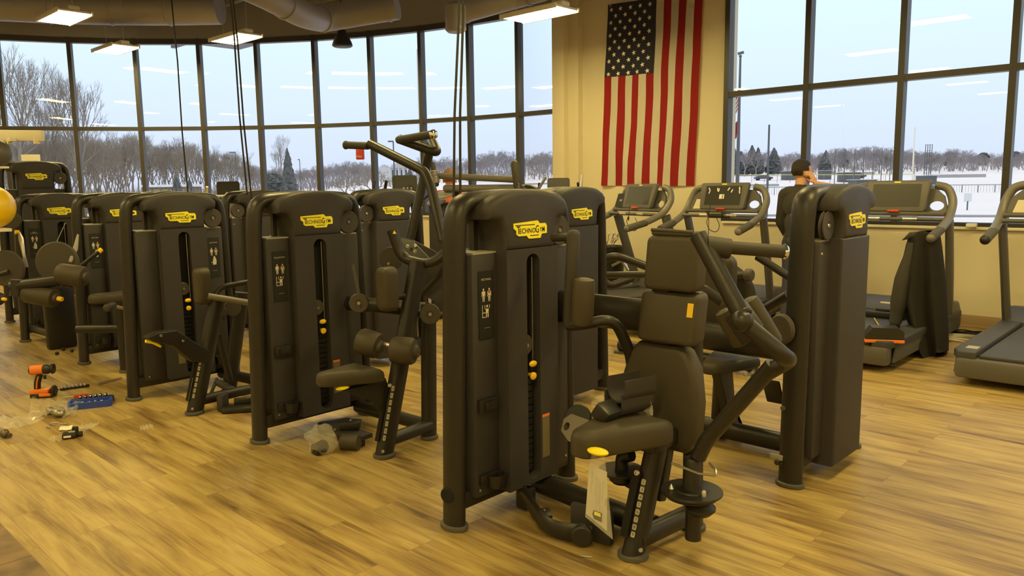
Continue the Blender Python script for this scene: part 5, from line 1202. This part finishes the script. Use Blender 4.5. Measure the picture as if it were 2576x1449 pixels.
# ------------------------------------------------------------------ people
def remesh(bm, vox, name):
    me = bpy.data.meshes.new(name); bm.to_mesh(me); bm.free(); o = bpy.data.objects.new(name, me); C.objects.link(o)
    r = o.modifiers.new('r', 'REMESH'); r.mode = 'VOXEL'; r.voxel_size = vox; s = o.modifiers.new('s', 'SMOOTH'); s.iterations = 3; s.factor = .5
    bpy.context.view_layer.update(); dg = bpy.context.evaluated_depsgraph_get(); m2 = bpy.data.meshes.new_from_object(o.evaluated_get(dg))
    bpy.data.objects.remove(o); bpy.data.meshes.remove(me); out = B(); out.from_mesh(m2); bpy.data.meshes.remove(m2); return out
def limb(bm, pts, rs, seg=12):
    P3 = [Vector(p) for p in pts]; n = 5; q = []; r = []
    for i in range(len(P3)-1):
        for k in range(n): q.append(P3[i].lerp(P3[i+1], k/n)); r.append(rs[i]+(rs[i+1]-rs[i])*k/n)
    q.append(P3[-1]); r.append(rs[-1]); tube(bm, q, r, seg); sphere(bm, P3[0], rs[0]*.98, 10); sphere(bm, P3[-1], rs[-1]*.98, 10)
    for p, rr in zip(P3[1:-1], rs[1:-1]): sphere(bm, p, rr, 10)
def hand(bm, wr, d, palm_n, side, curl=.25):
    d = Vector(d).normalized(); n_ = Vector(palm_n); n_ = (n_-d*n_.dot(d)).normalized(); s = d.cross(n_).normalized()*side
    wr = Vector(wr); q = Matrix((s, d, n_)).transposed()
    sphere(bm, wr+d*.05, .05, 12, (.82, 1.0, .34), q)
    for k, (off, ln) in enumerate(((.030, .072), (.010, .080), (-.011, .074), (-.030, .058))):
        a = wr+d*.085+s*off; b = a+(d+n_*curl*.5+s*off*2).normalized()*ln*.5; c = b+(d+n_*curl*1.4+s*off*2).normalized()*ln*.5; limb(bm, [a, b, c], [.0098, .009, .0075], 8)
    a = wr+d*.028+s*.030; b = a+(d*.7+s*.8+n_*.2).normalized()*.034; c = b+(d+s*.25+n_*.3).normalized()*.03; limb(bm, [a, b, c], [.0125, .010, .0085], 8)
def person(label, loc, rz, H, arms, mats, head_rot, hair_m, lean=0):
    """faces local +Y; arms: list of (side, shoulder, elbow, wrist, hand direction, palm normal) in local metres for a 1.72 m figure"""
    t = thing('person', label, 'person', loc, rz); k = H/1.72; Z = Vector((0, 0, 1))
    def fin(bm): bmesh.ops.scale(bm, vec=(k, k, k), verts=bm.verts); return bm
    ln = lambda z: lean*max(0, z-.95)
    hr = Matrix.Rotation(head_rot, 3, 'Z'); hc = Vector((0, .03+ln(1.6), 1.605))
    def hp(x, y, z): return hc+hr @ Vector((x, y, z))
    bm = B()
    sphere(bm, hp(0, -.008, .02), .1, 20, (.77, .97, 1.0), hr); sphere(bm, hp(0, .028, -.045), .07, 16, (.82, .95, 1.05), hr); sphere(bm, hp(0, .052, -.088), .034, 12, (1, .9, .7), hr)
    tube(bm, [hp(0, .085, .012), hp(0, .112, -.028)], [.008, .017], 8); sphere(bm, hp(0, .108, -.03), .014, 8)
    sphere(bm, hp(0, .088, -.062), .022, 10, (1.1, .5, .32), hr); sphere(bm, hp(0, .082, .022), .05, 12, (1.2, .4, .25), hr)
    for s in (-1, 1): sphere(bm, hp(s*.082, -.01, -.015), .034, 10, (.3, .62, 1), hr)
    limb(bm, [(0, ln(1.4)-.005, 1.40), hc+Vector((0, -.02, -.06))], [.062, .055])
    limb(bm, [(0, 0, .98), (0, ln(1.2), 1.2), (0, ln(1.38), 1.38)], [.10, .105, .085])
    for s in (-1, 1): limb(bm, [(s*.09, 0, .95), (s*.10, .01, .50), (s*.10, -.02, .10)], [.085, .058, .042]); limb(bm, [(s*.10, -.03, .05), (s*.11, .13, .035)], [.045, .035])
    for side, sh, el, wr, hd, pn in arms:
        limb(bm, [sh, el, wr], [.052, .042, .029]); limb(bm, [(0, ln(1.36), 1.37), sh], [.08, .06]); hand(bm, wr, hd, pn, side)
    body = obj('body', fin(remesh(bm, .0085, 'b')), 'skin', t, 80, local=True)
    bm = B()
    for s in (-1, 1): sphere(bm, hp(s*.031, .083, .0), .011, 10)
    obj('eyes', fin(bm), 'paper', body, local=True)
    bm = B(); v = sphere(bm, hp(0, -.016, .034), .108, 20, (.78, .97, .98), hr)
    for q in list(bm.verts):
        l = hr.transposed() @ (q.co-hc)
        if (l.y > .045 and l.z < .075) or l.z < -.045 or (l.y > -.02 and l.z < .012): bm.verts.remove(q)
    for q in bm.verts:
        l = q.co-hc; q.co += l.normalized()*(.010*noise.noise(l*26)+.004)
    bmesh.ops.solidify(bm, geom=bm.faces[:], thickness=.012)
    obj('hair', fin(bm), hair_m, t, 80, local=True)
    bm = B(); sphere(bm, (0, ln(1.3)+.005, 1.28), .18, 18, (1.06, .68, .95)); sphere(bm, (0, ln(1.1), 1.08), .17, 18, (.98, .70, 1.0)); sphere(bm, (0, 0, .96), .165, 16, (1.0, .72, .6)); limb(bm, [(-.14, ln(1.4), 1.40), (.14, ln(1.4), 1.40)], [.075, .075]); limb(bm, [(0, ln(1.4), 1.38), (0, ln(1.45), 1.455)], [.10, .068])
    for side, sh, el, wr, hd, pn in arms:
        e2 = Vector(sh).lerp(Vector(el), .72); limb(bm, [sh, e2] if side > 0 else [sh, el, Vector(el).lerp(Vector(wr), .95)], [.074, .062] if side > 0 else [.074, .060, .042])
    obj('shirt', fin(remesh(bm, .012, 's')), mats[0], t, 80, local=True)
    bm = B(); sphere(bm, (0, 0, .92), .165, 16, (1.02, .74, .55))
    for s in (-1, 1): limb(bm, [(s*.085, 0, .90), (s*.10, .01, .50), (s*.105, -.02, .07)], [.102, .078, .066])
    obj('trousers', fin(remesh(bm, .012, 't')), mats[1], t, 80, local=True)
    for s in (-1, 1):
        bm = B(); limb(bm, [(s*.105, -.045, .055), (s*.115, .14, .045)], [.055, .046]); bmesh.ops.scale(bm, vec=(1, 1, 1), verts=bm.verts)
        for q in bm.verts: q.co.z = max(q.co.z, 0)
        obj('shoe', fin(bm), 'black', t, local=True)
    return t
pp = pd(2012, 520, 7.9)
person('person in a black shirt by the window with a hand held to the ear', (pp.x, pp.y, 0), math.radians(-14), 1.71,
       [(1, (.19, .01, 1.385), (.34, .14, 1.44), (.135, .06, 1.495), (-.22, -.16, .55), (-1, 0, 0)), (-1, (-.19, .01, 1.385), (-.24, .02, 1.10), (-.20, .14, .88), (0, .3, -1), (1, 0, 0))], ('jacket', 'navy'), -.35, 'hair')
pp = pd(1130, 500, 9.8)
person('person in an orange shirt half hidden behind the hanging straps', (pp.x, pp.y, 0), math.radians(40), 1.71,
       [(1, (.19, .06, 1.37), (.24, .20, 1.12), (.16, .40, 1.02), (-.1, 1, 0), (0, 0, -1)), (-1, (-.19, .06, 1.37), (-.24, .20, 1.12), (-.14, .38, 1.00), (.1, 1, 0), (0, 0, -1))], ('shirt_o', 'navy'), 0, 'hair2', .12)
# ------------------------------------------------------------------ loose things on the floor and on the seat
def film(bm, fn, nx, ny, amp, seed):
    g = [[bm.verts.new(fn(i/nx, j/ny)+Vector((0, 0, max(0, amp*(.5+noise.noise(Vector((i*.55, j*.55, seed)))))))) for i in range(nx+1)] for j in range(ny+1)]
    for j in range(ny):
        for i in range(nx): bm.faces.new((g[j][i], g[j][i+1], g[j+1][i+1], g[j+1][i]))
def quadfn(a, b, c, d, z=.004):
    A, B_, C_, D_ = [pz(*p) for p in (a, b, c, d)]
    return lambda u, v: (A*(1-u)+B_*u)*(1-v)+(D_*(1-u)+C_*u)*v+Vector((0, 0, z))
def filmsheet(name, a, b, c, d, amp, label, seed, cat='plastic film', nx=14, ny=8, group=None):
    bm = B(); film(bm, quadfn(a, b, c, d), nx, ny, amp, seed); return single(name, bm, 'film', label, cat, group, sharp=25)
# power driver standing on its battery
p = pz(112, 998); rz = math.atan2(CR.y, CR.x)+.15
t = thing('power_driver', 'orange and black cordless driver standing on its battery', 'power tool', p, rz)
bm = B(); box(bm, -.085, .075, -.042, .042, 0, .035, .008); obj('battery', bm, 'black', t, local=True)
bm = B(); box(bm, -.088, .045, -.044, .044, .03, .064, .01); box(bm, -.02, .06, -.046, .046, .012, .034, .004); obj('battery_cover', bm, 'orange', t, local=True)
bm = B(); disc(bm, (.07, 0, .045), (1, 0, 0), .04, .03, .01, 20); obj('battery_end', bm, 'black', t, local=True)
bm = B(); tube(bm, [(-.045, 0, .05), (-.04, 0, .11), (-.018, 0, .175)], (.024, .02), 14, 0, (1, 0, 0)); obj('handle', bm, 'black', t, local=True)
bm = B(); tube(bm, [(-.04, -.0205, .07), (-.033, -.021, .12), (-.02, -.0205, .16)], .005, 6); obj('handle_stripe', bm, 'orange', t, local=True)
bm = B(); box(bm, .006, .024, -.01, .01, .135, .165, .005); obj('trigger', bm, 'black', t, local=True)
bm = B(); tube(bm, [(-.075, 0, .205), (.015, 0, .21)], (.036, .03), 18, 0, (0, 0, 1)); obj('motor_housing', bm, 'orange', t, local=True)
bm = B(); lathe(bm, [(.034, 0), (.038, .03), (.03, .05), (.04, .06), (.036, .072), (.01, .074)], (.012, 0, .21), (1, 0, .02), 20); disc(bm, (-.078, 0, .205), (1, 0, 0), .028, .016, .005); obj('nose', bm, 'black', t, local=True)
# open socket set
p = pz(228, 1022); t = thing('socket_set', 'open blue case of shiny sockets on the floor', 'tool set', p, rz+.25)
bm = B(); prism(bm, rrect(.28, .13, .03, 4), [rrect(.25, .10, .02, 4)], lambda a, b, c: Vector((a, b, c)), .045); prism(bm, rrect(.27, .12, .03, 4), [], lambda a, b, c: Vector((a, b, .002+c)), .012); obj('case_tray', bm, 'blue', t, local=True)
bm = B(); prism(bm, rrect(.28, .10, .02, 4, 0, .12), [], lambda a, b, c: Vector((a, b, c)), .03, .008); obj('case_lid', bm, 'black', t, local=True)
for k in range(6):
    bm = B(); lathe(bm, [(.011, 0), (.012, .03), (.009, .032), (.008, .02)], (-.07+k*.032, .10, .031), (.1, -.35, 1), 14); obj('socket', bm, 'chrome', t, local=True)
for k in range(5):
    bm = B(); lathe(bm, [(.009, 0), (.009, .022), (.006, .022)], (-.09+k*.04, .0+.012*(k % 2), .015), (0, .5, 1), 12); obj('socket', bm, 'chrome', t, local=True)
for k, (a, b) in enumerate((((158, 1004), (225, 997)), ((160, 1013), (222, 1002)))):
    t = thing('screwdriver', ['red handled screwdriver lying behind the socket case', 'second red screwdriver nearer the battery'][k], 'screwdriver', pz(*a), 0); A, Bq = Vector((0, 0, .012)), pz(*b)-pz(*a)+Vector((0, 0, .012))
    bm = B(); tube(bm, [A, A.lerp(Bq, .5)], .0035, 8); obj('blade', bm, 'steel', t, local=True)
    bm = B(); tube(bm, [A.lerp(Bq, .42), A.lerp(Bq, .7), Bq], [.010, .013, .011], 10); obj('handle', bm, 'red', t, local=True)
p = pz(185, 978); t = thing('bit_holder', 'black bit holder strip with shiny bits beside the driver', 'tool', p, rz+.45)
bm = B(); box(bm, -.09, .11, -.012, .012, 0, .02, .005); tube(bm, [(-.09, 0, .01), (-.13, .02, .008), (-.18, .02, .008)], .004, 6); obj('strip', bm, 'black', t, local=True)
for k in range(7):
    bm = B(); tube(bm, [(-.08+k*.026, -.016, .022), (-.075+k*.026, .012, .026)], .006, 8); obj('bit', bm, 'chrome', t, local=True)
bm = B(); lin(bm, pz(246, 969)+Vector((0, 0, .008)), pz(306, 953)+Vector((0, 0, .008)), .022, .012, .003); single('steel_bar', bm, 'steel', 'flat steel bar on the floor before the third tower', 'bar')
# bags and film on the left floor
bm = B(); film(bm, quadfn((82, 1012), (205, 1020), (190, 1050), (70, 1058)), 18, 10, .05, 3); hb = single('plastic_bag', bm, 'film', 'clear plastic bag holding small grey parts by the socket case', 'plastic bag', sharp=25)
bm = B(); a = pz(148, 1048); sphere(bm, a+Vector((0, 0, .03)), .045, 12, (1.5, .9, .62)); sphere(bm, a+Vector((-.11, -.02, .026)), .035, 10, (1, .8, .7)); disc(bm, a+Vector((.03, 0, .045)), (.5, -.5, .6), .03, .02, .005); single('hardware_parts', bm, mat('dull_metal', (.30, .27, .22), .35, .7), 'grey metal parts inside the clear bag', 'hardware', kind='stuff')
filmsheet('plastic_film', (-60, 1052), (118, 1058), (70, 1078), (-80, 1088), .03, 'long shiny strip of clear film at the left edge', 5, nx=20)
filmsheet('bubble_wrap', (200, 1075), (252, 1068), (236, 1082), (190, 1098), .025, 'small bubble wrap piece behind the black gadget', 9, 'plastic film', 18, 12)
filmsheet('plastic_film', (122, 1105), (155, 1100), (156, 1114), (128, 1119), .025, 'scrap of clear film in front of the black gadget', 12)
filmsheet('plastic_film', (355, 1080), (386, 1076), (386, 1088), (352, 1091), .04, 'crumpled clear scrap alone on the open floor', 15)
bm = B(); film(bm, quadfn((152, 1075), (184, 1072), (178, 1084), (147, 1085), .003), 5, 4, .006, 20); single('paper_note', bm, 'paper', 'small white paper note behind the black gadget', 'paper', sharp=25)
p = pz(180, 1102); t = thing('key_gadget', 'small black gadget with a white label on the floor', 'gadget', p, rz+.2)
bm = B(); box(bm, -.05, .03, -.025, .025, 0, .04, .012); box(bm, .02, .06, .005, .035, .0, .03, .006); box(bm, -.0, .035, .03, .05, .02, .06, .006); obj('gadget_body', bm, 'black', t, local=True)
bm = B(); box(bm, -.038, .002, -.0265, -.0245, .012, .024); obj('label', bm, 'paper', t, local=True)
bm = B(); box(bm, -.012, .022, -.015, .012, .0395, .042); obj('window', bm, 'edge', t, local=True)
for k, (x, y, a) in enumerate(((128, 1069, .3), (131, 1066, 1.1), (118, 1076, .2), (152, 1068, .9), (1465, 1402, .5))):
    bm = B(); q = pz(x, y)+Vector((0, 0, .006)); d = Vector((math.cos(a), math.sin(a), 0)); tube(bm, [q, q+d*.04], .004, 8); disc(bm, q, d, .007, .005, .001, 10)
    single('loose_screw', bm, 'steel', ['small screw beside the clear bag', 'small screw beside the clear bag', 'small screw beside the clear bag', 'small screw beside the clear bag', 'single screw lying in front of the nearest machine'][k], 'screw', 'small screws beside the clear bag' if k < 4 else None)
bm = B(); q = pz(12, 1102); sphere(bm, q+Vector((0, 0, .03)), .032, 10, (1, .9, .9)); tube(bm, [q+Vector((-.03, 0, .02)), q+Vector((.04, .02, .02))], .015, 8); single('metal_fitting', bm, mat('dark_metal', (.16, .13, .1), .3, .8), 'dark metal fitting on the floor at the left edge', 'hardware')
for x, y, lb in ((144, 893, 'tiny black knob nearest the open floor'), (160, 882, 'tiny black knob in the middle of three'), (181, 886, 'tiny black knob beside the second tower foot')):
    bm = B(); lathe(bm, [(.012, 0), (.018, .012), (.014, .028), (.004, .03)], pz(x, y)); single('small_knob', bm, 'black', lb, 'knob', 'tiny black knobs on the floor')
# parts below the pull-down tower
filmsheet('plastic_film', (790, 1100), (815, 1098), (838, 1150), (800, 1160), .02, 'loose flap of the bag below the pull-down tower', 31) if False else None
p = pz(812, 1142); t = thing('bagged_part', 'grey part wrapped in crumpled clear plastic below the pull-down tower', 'wrapped part', p)
bm = B(); v = sphere(bm, (0, 0, .085), .088, 20, (1, .9, 1.0))
for q in bm.verts: q.co += (q.co-Vector((0, 0, .085))).normalized()*.03*noise.noise(q.co*22); q.co.z = max(q.co.z, .002)
obj('bag', bm, 'film', t, 20, local=True)
bm = B(); tube(bm, [(-.02, -.02, .03), (.03, -.01, .06)], .036, 14); box(bm, -.05, .02, -.05, .02, .003, .06, .01); obj('part', bm, 'black', t, local=True)
p = pz(900, 1118); rq = .25
t = thing('footrest_assembly', 'black bracket with a grey roller and flat plate on the floor', 'machine part', p, 0)
fp = lambda x, y, z=0: pz(x, y, z)-p
bm = B(); A = [fp(848, 1092), fp(905, 1078), fp(940, 1112), fp(890, 1135)]
for z in (.05, .075): pass
vs = [bm.verts.new(q+Vector((0, 0, z))) for z in (.045, .070) for q in (fp(800, 1098), fp(850, 1088), fp(938, 1118), fp(898, 1132))]
for f in ((0, 1, 2, 3), (4, 5, 6, 7), (0, 1, 5, 4), (1, 2, 6, 5), (2, 3, 7, 6), (3, 0, 4, 7)): bm.faces.new([vs[i] for i in f])
obj('flat_plate', bm, 'panel', t, local=True)
bm = B(); cbox(bm, fp(884, 1106)+Vector((0, 0, .095)), (.12, .09, .05), .008, rot=Matrix.Rotation(.75, 3, 'Z')); q = obj('clamp_block', bm, 'black', t, local=True)
bm = B(); bolt(bm, fp(870, 1112)+Vector((-.0, -.07, .095)), (.2, -1, .2), .006); bolt(bm, fp(884, 1106)+Vector((0, 0, .118)), (0, 0, 1), .006); obj('bolt', bm, 'steel', q, local=True)
bm = B(); a = fp(866, 1132); tube(bm, [a+Vector((-.02, .0, .045)), a+Vector((.07, .055, .045))], .045, 18); obj('roller', bm, 'pad', t, local=True)
bm = B(); lin(bm, fp(888, 1130)+Vector((0, 0, .02)), fp(915, 1120)+Vector((0, 0, .02)), .03, .04, .004); obj('bracket_leg', bm, 'black', t, local=True)
bm = B(); a = pz(800, 1086); b = pz(885, 1072); prism(bm, rrect((b-a).length, .10, .045, 6), [], lambda u, v, c: (a+b)/2+(b-a).normalized()*u+Vector((-(b-a).normalized().y, (b-a).normalized().x, 0))*v+Vector((0, 0, .002+c)), .05, .008); single('foot_plate', bm, 'black', 'rounded black foot plate lying under the pull-down tower', 'machine part')
# parts below the row machine
p = pz(600, 1030); t = thing('rail_assembly', 'black bracket rail lying beside the row machine post', 'machine part', p, 0); fp = lambda x, y, z=0: pz(x, y, z)-p
bm = B(); lin(bm, fp(560, 1038)+Vector((0, 0, .02)), fp(650, 1032)+Vector((0, 0, .02)), .09, .035, .006); lin(bm, fp(590, 1030)+Vector((0, 0, .055)), fp(650, 1024)+Vector((0, 0, .055)), .05, .045, .005); obj('rail', bm, 'black', t, local=True)
bm = B(); cbox(bm, fp(562, 1032)+Vector((0, 0, .06)), (.045, .11, .11), .012, rot=Matrix.Rotation(.7, 3, 'Z')); obj('end_block', bm, 'panel', t, local=True)
bm = B(); lin(bm, pz(525, 1012)+Vector((0, 0, .02)), pz(548, 985)+Vector((0, 0, .10)), .02, .02, .003); lin(bm, pz(548, 990)+Vector((0, 0, .09)), pz(590, 1000)+Vector((0, 0, .05)), .06, .03, .006); single('pedal_bracket', bm, 'panel', 'tilted black bracket leaning on the row machine base', 'machine part')
# bracket below the nearest tower
t = thing('lever_bracket', 'bent black lever bracket on the floor in front of the nearest tower', 'machine part', pz(1430, 1360), 0)
P5 = [pz(1318, 1290)+Vector((0, 0, .10)), pz(1345, 1325)+Vector((0, 0, .075)), pz(1385, 1365)+Vector((0, 0, .055)), pz(1490, 1372)+Vector((0, 0, .05))]
bm = B(); tube(bm, P5, (.042, .016), 12, .10, (0, 0, 1)); obj('curved_arm', bm, 'frame', t)
bm = B(); a = pz(1465, 1374)+Vector((0, 0, .05)); disc(bm, a, (.55, -.8, 0), .046, .05, .008); obj('pivot_disc', bm, 'frame', t)
bm = B(); cbox(bm, pz(1462, 1358)+Vector((.035, .03, .075)), (.20, .035, .145), .008, rot=Matrix.Rotation(.12, 3, 'Z')); obj('foot_plate', bm, 'panel', t)
bm = B(); a = pz(1368, 1330)+Vector((0, .02, .05)); cbox(bm, a, (.09, .04, .05), .006, rot=Matrix.Rotation(-.7, 3, 'Z')); obj('clip_block', bm, 'black', t)
bm = B(); cbox(bm, pz(1316, 1285)+Vector((0, .02, .06)), (.07, .07, .10), .01); obj('end_block', bm, 'black', t)
bm = B(); bolt(bm, a+Vector((-.01, -.005, .025)), (0, 0, 1), .007); obj('bolt', bm, 'steel', t)
# instruction sheet in a bag hanging from the yellow lever
t = thing('instruction_bag', 'clear bag with a printed sheet hanging from the yellow seat lever', 'instruction sheet', py(1505, 1345, 2.235))
Yb = 2.235; fb = lambda x, y, o=0: py(x, y, Yb-o)
bm = B(); prev = None
def sheet(bm, quad, n, amp, o):
    a, b, c, d = quad; g = []
    for j in range(n+1):
        v = j/n; g.append([bm.verts.new(fb(a[0]*(1-u)*(1-v)+b[0]*u*(1-v)+c[0]*u*v+d[0]*(1-u)*v, a[1]*(1-u)*(1-v)+b[1]*u*(1-v)+c[1]*u*v+d[1]*(1-u)*v, o+amp*math.sin(u*3.1+v))) for u in [i/6 for i in range(7)]])
    for j in range(n):
        for i in range(6): bm.faces.new((g[j][i], g[j][i+1], g[j+1][i+1], g[j+1][i]))
sheet(bm, ((1483, 1167), (1527, 1187), (1527, 1336), (1474, 1292)), 6, .006, 0); bmesh.ops.solidify(bm, geom=bm.faces[:], thickness=.002); q = obj('printed_sheet', bm, 'paper', t)
bm = B()
def line(x0, y0, x1, y1, w):
    d = Vector((x1-x0, y1-y0)); n_ = Vector((-d.y, d.x)).normalized()*w
    bm.faces.new([bm.verts.new(fb(x, y, .0105)) for x, y in ((x0+n_.x, y0+n_.y), (x1+n_.x, y1+n_.y), (x1-n_.x, y1-n_.y), (x0-n_.x, y0-n_.y))])
for x0, y0, y1 in ((1489, 1185, 1240), (1492, 1186, 1220), (1499, 1195, 1250), (1503, 1200, 1285), (1508, 1205, 1270), (1511, 1215, 1290), (1517, 1210, 1260)): line(x0, y0, x0-(y1-y0)*.04, y1, .28)
line(1525, 1255, 1523, 1275, .8)
obj('printed_lines', bm, mat('faint_ink', (.25, .21, .14), .7), q)
bm = B(); bm.faces.new([bm.verts.new(fb(x, y, .011)) for x, y in ((1493, 1283), (1514, 1291), (1513, 1314), (1494, 1305), (1490, 1293))]); obj('dark_mark', bm, 'ink', q)
bm = B(); bm.faces.new([bm.verts.new(fb(x, y, .012)) for x, y in ((1495, 1286), (1511, 1292), (1511, 1301), (1495, 1295))]); obj('yellow_mark', bm, 'logo', q)
bm = B(); sheet(bm, ((1484, 1140), (1520, 1146), (1542, 1358), (1472, 1300)), 10, .012, .018); obj('bag_front', bm, 'film', t, 25)
bm = B(); sheet(bm, ((1484, 1140), (1522, 1146), (1542, 1358), (1472, 1300)), 10, -.008, -.012); obj('bag_back', bm, 'film', t, 25)
# cuffs and a bagged part on the seat
def cuff(c, w, label):
    bm = B(); n = 16; out = []
    fr = Matrix.Rotation(PI/2-.25, 3, 'Z')
    for k in range(n+1):
        a = PI*1.02+k/n*PI*.96; out.append((.056*math.cos(a), .056*math.sin(a)))
    out = [(-.056, .045)]+out+[(.056, .045)]; inn = [(a*.86, b*.86+.0) for a, b in reversed(out)]; inn[0] = (.048, .045); inn[-1] = (-.048, .045)
    prism(bm, out+inn, [], lambda a, b, cc: Vector(c)+fr @ Vector((cc, a, b+.056)), w)
    return single('plastic_cuff', bm, 'panel', label, 'cuff')
c0 = Vector((-1.785, 2.475, .585)); cuff(c0, .165, 'lower grey half round cuff on the nearest seat'); cuff(c0+Vector((.012, .005, .058)), .165, 'upper grey half round cuff stacked on the lower one')
bm = B(); q = py(1526, 1025, 2.42); cbox(bm, (q.x, q.y, .618), (.075, .10, .07), .012, rot=Matrix.Rotation(.6, 3, 'Y')); single('black_end_cap', bm, 'screen', 'shiny black end cap beside the cuffs on the nearest seat', 'machine part')
def vfilm(name, quad, Y, amp, label, seed):
    bm = B(); P4 = [py(*p, Y) for p in quad]; g = []
    for j in range(9):
        v = j/8; g.append([bm.verts.new((P4[0]*(1-u)+P4[1]*u)*(1-v)+(P4[3]*(1-u)+P4[2]*u)*v+Vector((0, amp*noise.noise(Vector((u*4, v*4, seed))), 0))) for u in [i/9 for i in range(10)]])
    for j in range(8):
        for i in range(9): bm.faces.new((g[j][i], g[j][i+1], g[j+1][i+1], g[j+1][i]))
    return single(name, bm, 'film', label, 'plastic bag', sharp=25)
vfilm('plastic_bag', ((1484, 1000), (1552, 988), (1552, 1046), (1500, 1050)), 2.52, .05, 'clear crumpled bag left of the cuffs on the nearest seat', 4)
vfilm('plastic_bag', ((1605, 974), (1632, 990), (1655, 1075), (1600, 1058)), 2.60, .04, 'clear bag behind the cuffs against the back pad', 8)
# litter beyond the second row
filmsheet('plastic_film', (1850, 925), (1900, 940), (1890, 955), (1860, 945), .05, 'white film scrap on the floor beyond the chest pads', 41)
filmsheet('plastic_film', (1890, 945), (1960, 950), (1955, 975), (1905, 965), .06, 'larger white film scrap near the tilted display', 44)
filmsheet('plastic_film', (1532, 880), (1545, 885), (1542, 910), (1530, 905), .05, 'white scrap behind the second tower from the right', 47)
